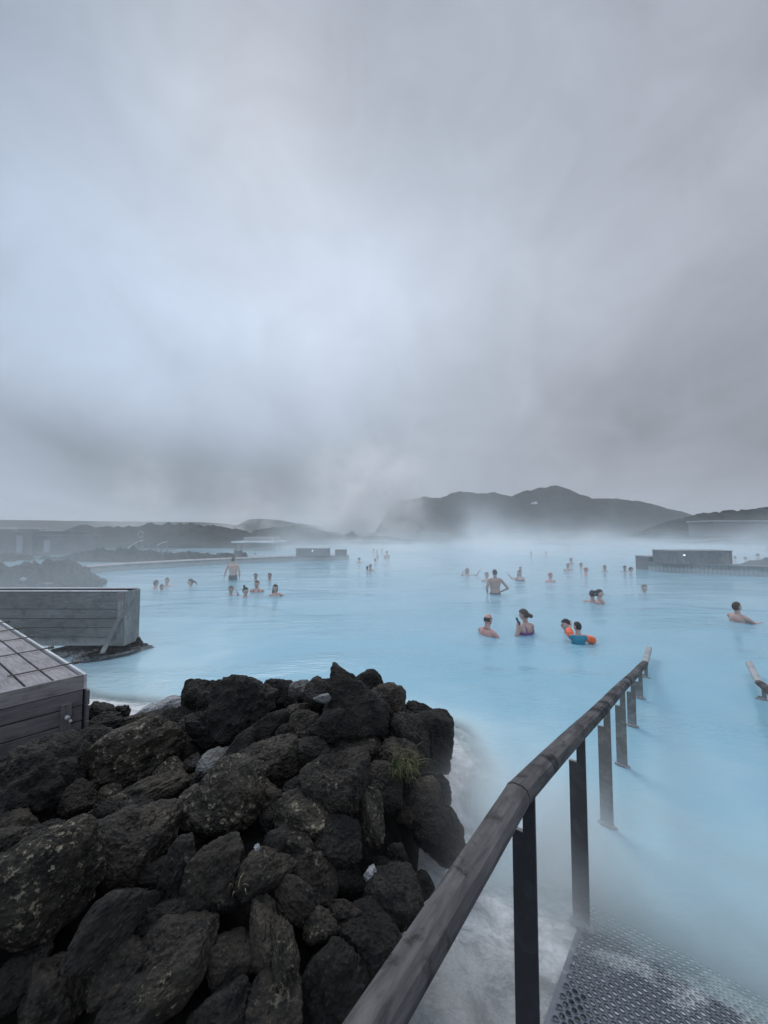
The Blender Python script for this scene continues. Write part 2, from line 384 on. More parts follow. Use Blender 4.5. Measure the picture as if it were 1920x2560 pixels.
# ------------------------------------------------------------------ rocks
def ico(sub):
    bm = bmesh.new(); bmesh.ops.create_icosphere(bm, subdivisions=sub, radius=1)
    v = np.array([tuple(a.co) for a in bm.verts]); f = [[q.index for q in p.verts] for p in bm.faces]; bm.free(); return v, f
ICO6 = ico(6); ICO5 = ico(5)
def rock_mesh(kind, seed, base):
    V, Fc = base; rs = np.random.RandomState(seed)
    npl = {'round': 18, 'angular': 11, 'craggy': 14, 'pointed': 10, 'slab': 12}[kind]
    r = np.full(len(V), 1.25)
    dirs = rs.normal(size=(npl, 3)); dirs /= np.linalg.norm(dirs, axis=1)[:, None]
    offs = rs.uniform(.66, 1.0, npl)
    if kind == 'pointed':
        ang = rs.uniform(0, 6.28)
        dirs = np.array([(math.cos(ang+k*6.28/5)*.86, math.sin(ang+k*6.28/5)*.86, .42 if k % 2 else .60) for k in range(5)]+[(0, 0, -1), (1, .2, -.3), (-1, .1, -.3), (0, -1, -.2), (0, 1, -.2)])
        dirs /= np.linalg.norm(dirs, axis=1)[:, None]; offs = np.array([.58, .52, .60, .55, .57, .8, .9, .9, .85, .85])
        dirs = np.array([(-.97, 0, .12), (.66, .05, .75), (.1, -.86, .5), (0, .86, .5), (0, 0, -1), (.95, 0, -.3), (-.5, -.8, .1), (.5, -.85, .05)]); dirs /= np.linalg.norm(dirs, axis=1)[:, None]
        offs = np.array([.50, .46, .62, .62, .85, 1.0, .7, .8]); r[:] = 1.6
    for dv, of in zip(dirs, offs):
        dt = V@dv; rr = np.where(dt > .05, of/np.maximum(dt, .05), 9)
        k = 14 if kind != 'round' else 6
        r = -np.log(np.exp(-k*r)+np.exp(-k*np.minimum(rr, 3)))/k
    amp = {'round': .07, 'angular': .07, 'craggy': .15, 'pointed': .05, 'slab': .07}[kind]
    sd = seed*3.7
    d1 = np.array([noise.fractal((a*1.7+sd, b*1.7, c*1.7), .9, 2.0, 6) for a, b, c in V])
    d2 = np.array([noise.noise((a*11+sd, b*11, c*11)) for a, b, c in V])
    d3 = np.array([noise.turbulence((a*4+sd, b*4, c*4), 3, False) for a, b, c in V])
    d4 = np.array([noise.noise((a*24+sd, b*24, c*24)) for a, b, c in V])
    r = r*(1+amp*d1)+.026*d2+.013*d4-(.045+amp*.45)*(d3-.4)
    out = V*r[:, None]
    out /= np.percentile(np.abs(out), 98, axis=0)
    me = bpy.data.meshes.new('rock'); me.from_pydata([tuple(a) for a in out], [], Fc); me.polygons.foreach_set('use_smooth', [True]*len(Fc)); me.update()
    return me
PROTO = {k: [rock_mesh(k, 11*i+j*5+1, ICO6) for i in range(n)] for j, (k, n) in enumerate((('round', 4), ('angular', 5), ('craggy', 5), ('pointed', 1), ('slab', 2)))}
MROCK = {'d': M_rock, 'b': M_rockb, 't': M_rockt, 'p': M_rockp, 'w': M_rockw}
PM = {}
def proto(kind, i, tone):
    k = (kind, i % len(PROTO[kind]), tone)
    if k not in PM:
        me = PROTO[kind][k[1]].copy(); me.materials.clear(); me.materials.append(MROCK[tone]); PM[k] = me
    return PM[k]
CTRL = [(850, 1725, .85), (1000, 1850, .55), (1090, 1990, .30), (1094, 2087, .28), (600, 1780, .72), (320, 1900, .5), (80, 1980, .52), (180, 1850, .35), (300, 1790, .16), (420, 1790, .10), (494, 1744, .35),
        (850, 2000, .72), (600, 2100, .75), (950, 2250, .48), (300, 2250, .72), (100, 2250, .76), (700, 2350, .6), (400, 2400, .6), (600, 2500, .5), (150, 2500, .5), (800, 2450, .4), (970, 1800, .6), (1045, 1790, .32), (1061, 2211, .2)]
def zmap(px, py):
    w = [(1/((px-a)**2+(py-b)**2+400)**1.4, z) for a, b, z in CTRL]
    return sum(a*b for a, b in w)/sum(a for a, b in w)
NEAR_ROCKS = []
def place_rock(px, py, w, h, rot, kind, tone, label=None, z=None, idx=None, group=None, sink=0.0):
    z = zmap(px, py)+(.06 if tone in 'wp' and w < 100 and h < 60 else 0) if z is None else z
    c = P(px, py, z); d = ray(px, py); depth = c.y/d.y   # along the optical axis
    k = depth/F; idx = len(NEAR_ROCKS) if idx is None else idx
    o = bpy.data.objects.new('rock', proto(kind, idx*7+3, tone)); COL.objects.link(o)
    dn = d.normalized(); right = dn.cross(Vector((0, 0, 1))).normalized(); up = right.cross(dn).normalized()
    a = R(rot); e1 = right*math.cos(a)+up*math.sin(a); e2 = -right*math.sin(a)+up*math.cos(a)
    m = Matrix((e1, dn, e2)).transposed()
    # local x = long axis, z = across it, y = towards the viewer
    q_ = .56 if w < 150 else .52; sx, sz = w*k*q_, h*k*q_; sy = (sx+sz)/2*.95
    o.rotation_mode = 'QUATERNION'; o.rotation_quaternion = m.to_quaternion(); o.scale = (sx, sy, sz)
    o.location = c+dn*(sy*.35)
    NEAR_ROCKS.append((c.x, c.y, c.z, max(sx, sz), sy))
    tag(o, label or 'dark rough lava rock set among its neighbours in the mound', 'rock', group or 'lava rocks of the near mound')
    return o
KEY = [
 (872,1748,190,165,0,'pointed','d','pointed dark rock crowning the top of the mound'),
 (800,1728,66,62,10,'angular','d','squarish dark rock just left of the pointed summit rock'),
 (746,1722,52,34,15,'round','p','pale grey stone on the mound skyline left of the summit'),
 (807,1747,38,20,0,'round','w','small white stone lying below the summit rock'),
 (693,1735,70,80,80,'angular','d','dark knob on the skyline right of the big craggy rock'),
 (626,1768,165,180,60,'craggy','d','big craggy black rock on the left of the mound skyline'),
 (545,1752,100,90,20,'craggy','d','craggy black rock with one white fleck on the skyline'),
 (494,1744,80,74,60,'round','d','rounded dark rock beside the white crust at the shore'),
 (951,1772,110,120,-50,'round','b','rounded brown rock sloping down right of the summit'),
 (920,1722,70,75,-40,'angular','d','angular dark rock leaning on the right of the summit'),
 (1041,1786,76,52,-10,'round','d','rounded dark rock at the far right end of the skyline'),
 (1020,1795,26,16,-20,'round','w','tiny white stone below the rounded rock on the right skyline'),
 (1088,1806,40,22,-30,'angular','p','pale stone at the right shoulder above the steaming shore'),
 (1072,1850,125,140,-35,'angular','d','large dark block at the right edge above the water'),
 (1016,1850,100,110,0,'round','d','dark rock inward of the large block on the right edge'),
 (1086,1985,85,115,-60,'angular','d','upright dark slab at the right waterline by the grass'),
 (1094,2090,140,110,-20,'round','d','big smooth dark rock beside the handrail at the waterline'),
 (1045,2010,100,100,0,'angular','b','brown rock just under the grass tuft'),
 (992,1898,95,85,0,'round','b','rounded brown rock above the grass tuft'),
 (959,1968,95,95,0,'angular','d','blocky dark rock left of the grass tuft'),
 (850,1968,160,185,75,'round','b','large smooth brown rock in the middle of the mound'),
 (905,1858,135,95,-20,'angular','b','reddish brown block below the summit'),
 (926,2037,58,112,5,'round','t','upright pale lichen covered stone right of the mound centre'),
 (779,1884,70,85,80,'round','d','small egg shaped dark rock left of the reddish block'),
 (762,1818,80,66,0,'angular','b','brown rock below the small white stone'),
 (718,1868,70,92,0,'round','b','narrow brown rock in the upper middle of the mound'),
 (668,1920,110,165,100,'round','b','lumpy brown rock with pale knob in the upper middle'),
 (602,1888,95,88,10,'angular','d','dark rock with a pale patch beside the long pale stone'),
 (528,1908,84,46,35,'round','p','long pale grey stone tilted up to the right'),
 (582,2000,200,175,-30,'round','t','big craggy rock crusted with tan lichen in the mound centre'),
 (754,2045,140,120,20,'round','t','rounded mossy rock speckled with lichen below the centre'),
 (750,1974,72,50,0,'angular','d','small dark rock above the rounded mossy rock'),
 (738,2125,86,100,80,'angular','b','upright brown wedge below the rounded mossy rock'),
 (684,2118,52,60,0,'round','d','small rounded rock beside the white scrap'),
 (848,2105,115,95,0,'angular','d','dark angular rock below the upright pale stone'),
 (541,2165,175,150,25,'angular','b','flat topped rock with a reddish brown edge'),
 (652,2195,150,105,20,'round','b','long rounded rock below the white scrap'),
 (735,2262,140,80,-38,'round','b','rock running down to the right under the long rounded rock'),
 (783,2191,105,125,60,'angular','b','triangular brown rock above the white spotted stone'),
 (928,2190,30,34,10,'round','w','small cream coloured stone alone among dark rocks'),
 (951,2171,58,62,0,'angular','d','small dark rock right behind the cream stone'),
 (994,2154,62,62,0,'round','d','small dark rounded rock near the handrail'),
 (975,2245,150,125,20,'round','d','big dark rounded rock below the cream stone'),
 (1055,2215,60,52,0,'angular','d','small dark rock pressed against the handrail side'),
 (795,2322,80,66,10,'round','t','rock with a patch of white lichen left of the spotted stone'),
 (852,2290,72,112,90,'angular','b','dark rock with small white spots low on the mound'),
 (914,2360,135,145,45,'round','d','large dark rock under the handrail near the bottom'),
  (585,2405,110,130,80,'round','b','upright brown rock beside the huge dark boulder at the bottom'),
 (400,2490,160,100,10,'round','t','lichen speckled rock under the huge dark boulder'),
 (300,2430,120,90,30,'angular','b','brown angular rock left of the huge dark boulder'),
 (656,2330,66,128,5,'round','b','narrow upright oval rock low on the mound'),
 (445,2385,250,165,25,'angular','b','huge dark boulder at the bottom with greenish lichen'),
 (705,2400,66,150,15,'craggy','t','upright rock with tan patches near the bottom'),
 (848,2480,210,165,30,'round','d','dark boulder at the foot of the handrail'),
 (690,2510,130,110,0,'angular','b','rock with a pale patch at the bottom edge of the mound'),
 (80,2220,310,230,-10,'round','t','huge pitted brown boulder with orange lichen at the left edge'),
 (336,2125,200,200,55,'round','b','tall rounded grey brown boulder left of centre'),
 (448,2190,84,140,-10,'round','d','narrow dark rock between two boulders left of centre'),
 (271,2318,185,120,25,'angular','d','black rock sloping between the two lowest left boulders'),
 (145,2500,170,160,60,'round','b','rounded rock in the bottom left corner'),
 (206,2467,34,34,0,'round','t','small grey pebble wedged by the bottom left rock'),
 (347,1893,280,155,12,'round','t','big domed boulder in front of the wooden deck'),
 (77,1985,250,230,30,'craggy','d','very dark craggy mass under the wooden deck'),
 (170,1895,110,90,20,'craggy','d','black craggy rock against the deck planks'),
 (193,2006,80,80,0,'round','b','greenish rock in the dark hollow on the left'),
 (386,1992,220,80,5,'craggy','b','long knobbly rock lying flat below the domed boulder'),
 (270,1990,50,44,0,'round','t','small mottled rock left of the long knobbly rock'),
 (282,2040,66,80,70,'round','d','small upright dark rock below the mottled one'),
 (228,2100,90,66,20,'round','t','rock with a bright worn top at the left'),
 (31,2122,90,70,0,'round','b','brown rounded rock at the left border'),
 (300,1795,70,52,80,'craggy','d','spiky little black rock at the back by the water'),
 (262,1806,60,44,10,'craggy','d','low black rock next to the spiky one by the water'),
 (400,1776,90,40,15,'slab','w','white silica crusted rock at the back shore'),
 (440,1792,60,34,25,'slab','w','white crusted slab in front of the back shore crust'),
 (500,1770,60,40,30,'slab','w','white crusted rock under the rounded dark one'),
 (368,1782,46,30,10,'round','w','small white crusted lump at the left end of the back shore crust'),
 (250,1818,90,44,0,'craggy','d','low black rock where the deck corner meets the shore'),
 (340,1815,90,46,0,'round','b','rounded dark rock between the spiky rock and the flat dark one'),
 (384,1812,110,56,-10,'angular','d','dark flat rock before the white crusted rocks'),
 (455,1815,120,80,10,'craggy','d','dark rock between the domed boulder and the craggy skyline'),
 (540,1836,130,90,-20,'craggy','d','shadowed black rock behind the long pale stone'),
 (240,1850,120,60,0,'angular','d','dark rock in the shade of the deck corner'),
 (670,1825,110,70,0,'angular','d','dark rock under the craggy skyline rock'),
 (840,1810,110,70,10,'angular','d','dark rock just below the summit'),
 (570,2250,60,60,0,'round','d','small dark rock in the gap under the flat topped rock'),
 (60,2420,150,110,20,'angular','d','black rock in deep shade at the lower left'),
 (350,2510,180,110,10,'angular','d','black rock below the huge dark boulder'),
 (560,2530,150,90,0,'round','d','low dark rock at the bottom edge'),
 (860,2195,80,90,0,'round','d','dark rock left of the cream stone'),
 (1010,1955,70,70,0,'round','b','small rock holding the grass tuft'),
]
for i, (px, py, w, h, rot, kd, tn, lb) in enumerate(KEY):
    zz = None
    if 'crusted' in lb and 'white' in lb: zz = .06
    place_rock(px, py, w, h, rot, kd, tn, lb, zz, i)
KC = np.array(NEAR_ROCKS)
def mound_z(x, y):
    sh = x.shape; x = x.ravel(); y = y.ravel(); z = np.zeros(len(x)); wsum = np.zeros(len(x))
    for cx, cy, cz, r, sy in KC:
        w = 1/((x-cx)**2+(y-cy)**2+.01)**1.6; z += w*cz; wsum += w
    z = (z/wsum)
    back = np.clip((1.0-y)/.8, 0, 1); z = z*(1-back)+.35*back
    sd = poly_sd(x, y, MOUND); e = np.clip(-sd/.45, 0, 1)
    z = -.25+(z-.13+.25)*e*(2-e)
    return z.reshape(sh)
def moundm(t, b, o):
    pos = t.a('ShaderNodeNewGeometry').outputs['Position']; n = t.noise(pos, 14, 8, .7)
    setin(t, b, col=t.ramp(n, [(.35, (.006, .006, .006)), (.7, (.022, .020, .018))]), rough=1, spec=.1, nor=bump(t, n, .05, 1))
M_mound = mat('dark_scoria', moundm)
v, f = grid(np.arange(-9, .9, .07), np.arange(-3, 5.6, .07), lambda x, y: mound_z(x, y)+nz(x, y, 5, 4)*.03)
tag(mk('terrain', v, f, M_mound, smooth=True), kind='structure')
C0_ = P(218, 1685, .8)
rs = random.Random(5); fl = 0; tries = 0; cen = [(a, b, r) for a, b, c, r, s in KC]
while fl < 190 and tries < 30000:
    tries += 1
    if rs.random() < .7: x = rs.uniform(-2.9, .6); y = rs.uniform(.9, 4.2)
    else: x = rs.uniform(-5, .6); y = rs.uniform(.2, 4.9)
    sd = float(poly_sd(np.array([x]), np.array([y]), MOUND)[0])
    r = rs.uniform(.045, .15)
    if sd > -.03: continue
    if x < -2.4 and (x+2.5)*.745 - (y-3.33)*-.67 < -9: continue
    if any((x-a)**2+(y-b)**2 < ((q*.48+r*.6))**2 for a, b, q in cen): continue
    z = float(mound_z(np.array([x]), np.array([y]))[0])+r*.35
    rel = Vector((x, y, z))-Vector((0, 0, H)); cp_, sp_ = math.cos(PITCH), math.sin(PITCH); dep_ = rel.y*cp_+rel.z*sp_
    sx_ = 960+F*rel.x/max(dep_, .05); sy_ = 1280-F*(-rel.y*sp_+rel.z*cp_)/max(dep_, .05)
    if not (-40 < sx_ < 1150 and 1650 < sy_ < 2600): continue
    kd = rs.choice(['round', 'angular', 'round', 'angular', 'craggy']); tn = rs.choice('dddbbbtt')
    o = bpy.data.objects.new('rock', proto(kd, rs.randrange(9), tn)); COL.objects.link(o)
    o.location = (x, y, z); o.scale = (r*rs.uniform(.9, 1.4), r*rs.uniform(.8, 1.1), r*rs.uniform(.7, 1)); o.rotation_euler = (rs.uniform(-.5, .5), rs.uniform(-.5, .5), rs.uniform(0, 6))
    kk = min(KEY, key=lambda q_: (q_[0]-sx_)**2+(q_[1]-sy_)**2)
    an_ = math.degrees(math.atan2(kk[1]-sy_, sx_-kk[0])) % 360; dr = ('right of', 'up and right of', 'above', 'up and left of', 'left of', 'down and left of', 'below', 'down and right of')[int((an_+22.5)//45) % 8]
    lab = ('tiny' if r < .075 else 'small')+' '+{'d': 'black', 'b': 'brown', 't': 'mottled'}[tn]+' '+{'round': 'rounded', 'angular': 'angular', 'craggy': 'jagged'}[kd]+' stone '+dr+' the '+kk[7]
    lab = ' '.join(lab.split()[:16])
    while lab.split()[-1] in ('the', 'of', 'a', 'and', 'with', 'in', 'at', 'by', 'to', 'on', 'between', 'two', 'beside'): lab = ' '.join(lab.split()[:-1])
    tag(o, lab, 'rock', 'small rocks filling the near mound')
    cen.append((x, y, r)); fl += 1
n_ = 0; t_ = 0; cen2 = []
while n_ < 34 and t_ < 4000:   # the bank goes on to the left of the view
    t_ += 1; x = rs.uniform(-3.4, -.9); y = rs.uniform(-.6, 2.6); r = rs.uniform(.14, .28)
    if (x-C0_[0])*.745-(y-C0_[1])*.67 < -.1 and y > 1.2 and x < -2.2: continue
    if 960+F*x/max(y, .01)+F*r/max(y, .01) > -30 and y > .25: continue
    if any((x-a)**2+(y-b)**2 < (q+r)**2*.5 for a, b, q in cen2): continue
    z = float(mound_z(np.array([x]), np.array([y]))[0])+r*.3; kd = rs.choice(['round', 'angular'])
    o = bpy.data.objects.new('rock', proto(kd, rs.randrange(9), rs.choice('dbt'))); COL.objects.link(o)
    o.location = (x, y, z); o.scale = (r*1.2, r, r*.85); o.rotation_euler = (rs.uniform(-.4, .4), rs.uniform(-.4, .4), rs.uniform(0, 6))
    tag(o, 'dark lava boulder of the bank that continues left of the view beside the deck', 'rock', 'boulders of the bank left of the view'); cen2.append((x, y, r)); n_ += 1
# grass tuft, straw and litter on the mound
def grass_mat(name, c):
    return mat(name, lambda t, b, o: setin(t, b, col=t.mix(t.a('ShaderNodeObjectInfo').outputs['Random'], rgb(*c), rgb(*(v*1.3 for v in c))), rough=.8, spec=.1))
M_grass = grass_mat('grass_blade', (.045, .060, .022)); M_straw = grass_mat('dry_blade', (.16, .14, .08))
def blades(name, base, n, L, lean, mats, parent=None, seed=1, sp=.05):
    rr = random.Random(seed); vs = []; fs = []; mi = []
    for i in range(n):
        p = Vector(base)+Vector((rr.gauss(0, sp), rr.gauss(0, sp), rr.gauss(0, sp*.6)))
        a = rr.uniform(0, 6.28); d = Vector((math.cos(a), math.sin(a), 0))*rr.uniform(.3, 1)+Vector(lean)
        l = L*rr.uniform(.5, 1.2); w = rr.uniform(.0015, .0032); sd = d.cross(Vector((0, 0, 1))); sd = (sd.normalized() if sd.length > 1e-3 else Vector((1, 0, 0)))*w
        k = len(vs); q = p.copy(); vel = Vector((0, 0, 1.0))+d*.4
        for j in range(6):
            ww = sd*(1-j/5.2); vs += [q-ww, q+ww]; q = q+vel.normalized()*l/5; vel += d*.22+Vector((0, 0, -.42))
            if j: fs.append((k+2*j-2, k+2*j-1, k+2*j+1, k+2*j)); mi.append(1 if rr.random() < .02 else (i % 3 == 0))
    o = mk(name, vs, fs, mats[0]); o.data.materials.append(mats[1])
    o.data.polygons.foreach_set('material_index', [int(x) for x in mi]); return o
gp = P(1008, 1925, zmap(1000, 1930)+.10)
tag(blades('grass_tuft', gp, 150, .20, (.35, -.5, 0), (M_grass, M_straw), seed=3, sp=.035), 'green and straw coloured grass tuft drooping over rocks right of the mound', 'grass')
tag(blades('grass_tuft', P(600, 2225, zmap(600, 2230)+.05), 5, .06, (.1, -.1, 0), (M_straw, M_straw), seed=5, sp=.012), 'few dry straw stems between the low boulders', 'grass')
def scrap(px, py, w, lab, m, seed):
    c = P(px, py, zmap(px, py)+.08); V, Fc = ico(3); vs = []
    for a in V:
        n = noise.turbulence((a[0]*2.5+seed, a[1]*2.5, a[2]*2.5), 3, True); vs.append(c+Vector(a)*w*(.5+n*.8))
    tag(mk('litter', vs, Fc, m), lab, 'litter')
scrap(643, 2118, .012, 'crumpled white scrap lying between rocks near a dry stem', M_conc, 1)
# ------------------------------------------------------------------ ramp grating and handrails
def gratem(t, b, o):
    pos = t.a('ShaderNodeNewGeometry').outputs['Position']
    zz = t.a('ShaderNodeSeparateXYZ', {0: pos}).outputs[2]
    n = t.noise(pos, 3.2, 8, .65, .8); n2 = t.noise(pos, 40, 4, .6)
    c = t.mix(n2, rgb(.09, .108, .13), rgb(.17, .19, .21))
    w = t.step(t.m('ADD', n, t.m('MULTIPLY', t.m('EXPONENT', t.m('MULTIPLY', t.m('MULTIPLY', zz, zz), -500)), .16)), .60, .76)
    c = t.mix(t.m('MULTIPLY', w, .85), c, rgb(.50, .53, .53))
    setin(t, b, col=c, rough=.5, metal=.15, nor=bump(t, t.m('ADD', n, n2), .004, .5))
M_grate = mat('perforated_metal', gratem)
def make_grate():
    px, pt = .0325, .0290; s0, s1 = -1.6, 2.6; t0, t1 = .0, TW-.02
    vs = []; fs = []
    def W3(s, t, dz): x = P0+D*s+N*t; return (x[0], x[1], float(ramp_z(np.array(s)))+dz)
    ns = int((s1-s0)/pt); nt = int((t1-t0)/px)
    for i in range(ns):
        s = s0+i*pt; sh = .5*px if i % 2 else 0
        for j in range(nt):
            a = t0+j*px+sh; cs, ct = s+pt/2, a+px/2
            k = len(vs); n = 8
            oc = [(-1, -1), (0, -1), (1, -1), (1, 0), (1, 1), (0, 1), (-1, 1), (-1, 0)]
            for q in oc: vs.append(W3(cs+q[0]*pt/2, ct+q[1]*px/2, 0))
            for rr_, dz in ((.0132, 0), (.0119, .0045), (.0108, .0045), (.0102, -.006)):
                for q in range(n):
                    an = math.atan2(oc[q][1], oc[q][0]); vs.append(W3(cs+math.cos(an)*rr_, ct+math.sin(an)*rr_*1.05, dz))
            for ring in range(4):
                for q in range(n):
                    q2 = (q+1) % n; fs.append((k+ring*n+q, k+ring*n+q2, k+(ring+1)*n+q2, k+(ring+1)*n+q))
    return vs, fs
vs, fs = make_grate()
gr = empty('entry_ramp', (P0[0], P0[1], 0)); tag(gr, 'perforated metal ramp leading down into the blue water', 'ramp')
mk('grating', vs, fs, M_grate, gr)
fr = MB()
def rw(s, t, z): x = P0+D*s+N*t; return Vector((x[0], x[1], z))
for t_ in (.008, TW-.008):
    fr = MB()
    for a in np.arange(-1.6, 4.2, .2):
        za, zb = float(ramp_z(np.array(a))), float(ramp_z(np.array(a+.2))); fr.bar(rw(a, t_, za-.0175), rw(a+.2, t_, zb-.0175), .05, .03)
    fr.build('side_beam', M_grate, gr)
sv, sf = [], []
for i in range(150):
    for j in range(44):
        s_ = .05+i*.026; t_ = .012+j*.026
        th = .36+.34*noise.fractal((s_*2.3, t_*2.3, 5.), 1, 2, 3)+.10*(1-t_)
        if s_ > th:
            k = len(sv)
            for a_, b_ in ((0, 0), (.026, 0), (.026, .026), (0, .026)):
                sv.append(rw(s_+a_, t_+b_, float(ramp_z(np.array(s_+a_)))-.0022-.0018*noise.noise((s_*30, t_*30, 1))))
            sf.append((k, k+3, k+2, k+1))
mk('silica_deposit', sv, sf, M_sil, gr)

def make_rail(t_, label, smax_flat, nposts, s_from):
    root = empty('handrail', tuple(rw(0, t_, 0))); tag(root, label, 'handrail')
    zt = lambda s: 1.143 if s < -.05 else (1.143-.181*(s+.05) if s < 5.25 else 1.143-.181*5.30)
    # profile of the timber rail: rounded top
    prof = [(-.046, 0), (-.048, .022), (-.038, .044), (-.016, .053), (.016, .053), (.038, .044), (.048, .022), (.046, 0)]
    for (a, b, ss) in ((s_from, -.05, None), (-.05, 5.25, None), (5.25, 6.15, None)):
        n = max(2, int((b-a)/.12)); pts = []; uvs = []; fcs = []
        for i in range(n+1):
            s = a+(b-a)*i/n; c = rw(s, t_, zt(s)-.053+.003*math.sin(s*3))
            for (q, h) in prof: pts.append(c+Vector((N[0], N[1], 0))*(q*.86-.006)+Vector((0, 0, h)))
        m = len(prof)
        for i in range(n):
            for k in range(m):
                k2 = (k+1) % m; fcs.append((i*m+k2, i*m+k, (i+1)*m+k, (i+1)*m+k2))
                u0, u1 = (a+(b-a)*i/n), (a+(b-a)*(i+1)/n); uvs.append([(u0, (k+1)*.03), (u0, k*.03), (u1, k*.03), (u1, (k+1)*.03)])
        fcs.append(tuple(range(m))); uvs.append([(0, 0)]*m); fcs.append(tuple(n*m+k for k in range(m))[::-1]); uvs.append([(0, 0)]*m)
        o = mk('rail_section', pts, fcs, M_rail if a < 5 else M_clad2, root, False, uvs)
        bv = o.modifiers.new('b', 'BEVEL'); bv.width = .0025; bv.segments = 1; bv.limit_method = 'ANGLE'; bv.angle_limit = R(60)
    # dark mitre joint at the bend
    pts = []; m = len(prof)
    for ds in (-.0022, .0022):
        c = rw(-.05+ds, t_, zt(-.05)-.053)
        for (q, h) in prof: pts.append(c+Vector((N[0], N[1], 0))*(q*.88-.006)+Vector((0, 0, (h-.026)*1.04+.0265)))
    mk('joint', pts, [tuple(range(m)), tuple(range(m, 2*m))[::-1]]+[(k, k+m, (k+1) % m+m, (k+1) % m) for k in range(m)], M_inner, root)
    for k in range(-1, nposts):
        s = k*SP; top = zt(s)-.05; zb = float(ramp_z(np.array(s)))-.12
        m = M_postd if k < 1 else (M_postm if k < 2 else M_posts)  # post colour goes from dark to lighter grey along the rail
        p = MB(); step = top-.125
        def plate(x0, x1, z0, z1, d0=-.006, d1=.006): 
            c = rw(s, t_, 0); p.obox((c.x, c.y), (N[0], N[1]), (D[0], D[1]), x0, x1, d0, d1, z0, z1)
        plate(-.043, .037, zb, step); plate(-.006, .0367, step, top+.012)
        if k < 0: pass
        po = p.build('post', m, root, bevel=.0015)
        e = MB(); c = rw(s, t_, 0); e.obox((c.x, c.y), (N[0], N[1]), (D[0], D[1]), -.0432, -.0065, -.0065, .0065, step, step+.003)
        ed = e.build('step_plate', M_pedge, po)
        zw = max(0.0, float(ramp_z(np.array(s))))
        if k in (0, 1):
            for dx_ in (-.022, .018):
                c = rw(s, t_+dx_, zw+.14+dx_*.2)-Vector((D[0], D[1], 0))*.006
                bb = MB(); bb.tube([c, c-Vector((D[0], D[1], 0))*.004], .006, 8); bb.build('bolt', M_rod, po)
        if k >= 1:   # silica collar where the post meets the water
            V, Fc = ico(3); c = rw(s, t_, zw+.0)
            vs = [c+Vector((N[0]*a[0]*.062+D[0]*a[1]*.03, N[1]*a[0]*.062+D[1]*a[1]*.03, a[2]*.028))*(1) for a in V]
            vs = [q+Vector((0, 0, 1))*noise.noise(q*40)*.008 + (q-c)*noise.noise(q*25)*.2 for q in vs]
            mk('silica_collar', vs, Fc, M_rockw, po, True)
    return root
make_rail(0.0, 'left weathered timber handrail on notched posts running from the bottom edge into the water', 0, 7, -1.75)
make_rail(TW, 'right handrail with only its far end showing at the right edge of the view', 0, 7, -1.75)
# ------------------------------------------------------------------ near wooden deck box (left)
C0 = P(218, 1685, .8); U = Vector((-.806, .591, 0)).normalized(); V_ = Vector((-.67, -.745, 0)).normalized()
dk = empty('wooden_deck_box', (C0.x, C0.y, 0)); tag(dk, 'near weathered grey wooden deck box with steel rods across its plank top', 'deck')
O2 = (C0.x, C0.y); u2 = (U.x, U.y); v2 = (V_.x, V_.y)
b = MB()
pw = .168
for i in range(15):
    b.obox(O2, u2, v2, .035, 4.0, .045+i*pw, .045+(i+1)*pw-.016, .765, .789)
b.build('top_planks', M_deck, dk, bevel=.003)
b = MB(); b.obox(O2, u2, v2, .0, 4.0, 0.0, .022, .68, .803); b.build('side_trim', M_cap, dk, bevel=.002)
b = MB(); b.obox(O2, u2, v2, -.004, .018, .024, 2.6, .68, .803); b.build('front_trim', M_deck, dk, bevel=.003)
b = MB(); z = .674
while z > -.1: b.obox(O2, u2, v2, 0, .02, .024, 2.6, z-.118, z); z -= .128
b.build('front_planks', M_clad, dk, bevel=.003)
b = MB(); z = .674
while z > -.1: b.obox(O2, u2, v2, -.035, 4.0, -.014, .006, z-.118, z); z -= .128
b.build('side_planks', M_clad, dk, bevel=.003)
b = MB(); b.obox(O2, u2, v2, .03, 3.95, .03, 2.55, -.2, .755); b.build('inner_shade_block', M_inner, dk)  # solid dark block: shade behind the plank gaps put in as colour
b = MB(); b.obox(O2, u2, v2, -.028, -.002, .10, .17, -.1, .60); b.build('support_post', M_clad, dk, bevel=.004)
for (px, py) in ((193, 1657), (125, 1621), (75, 1594), (45, 1573), (16, 1556), (-10, 1541)):
    q = P(px, py, .8); s = (q-C0).dot(U)
    b = MB(); a = C0+U*s; b.tube([a+V_*(-.045)+Vector((0, 0, .008)), a+V_*.42+Vector((0, 0, .004))], .006, 6)
    r_ = b.build('tie_rod', M_rod, dk, True)
    b = MB(); b.tube([a-V_*.055+Vector((0, 0, .008)), a-V_*.028+Vector((0, 0, .008))], .016, 6); b.tube([a-V_*.020+Vector((0, 0, .008)), a-V_*.012+Vector((0, 0, .008))], .02, 8); b.build('nut', M_rod, r_)
q = C0+V_*.135+U*(-.04)-Vector((0, 0, .8))
b = MB(); b.tube([q+Vector((0, 0, .50)), q-U*.025+Vector((0, 0, .50))], .017, 10); b.tube([q+V_*(-.02)+Vector((0, 0, .47)), q+V_*(-.02)-U*.025+Vector((0, 0, .465))], .012, 10)
b.build('bolt_head', M_cap, dk, True)
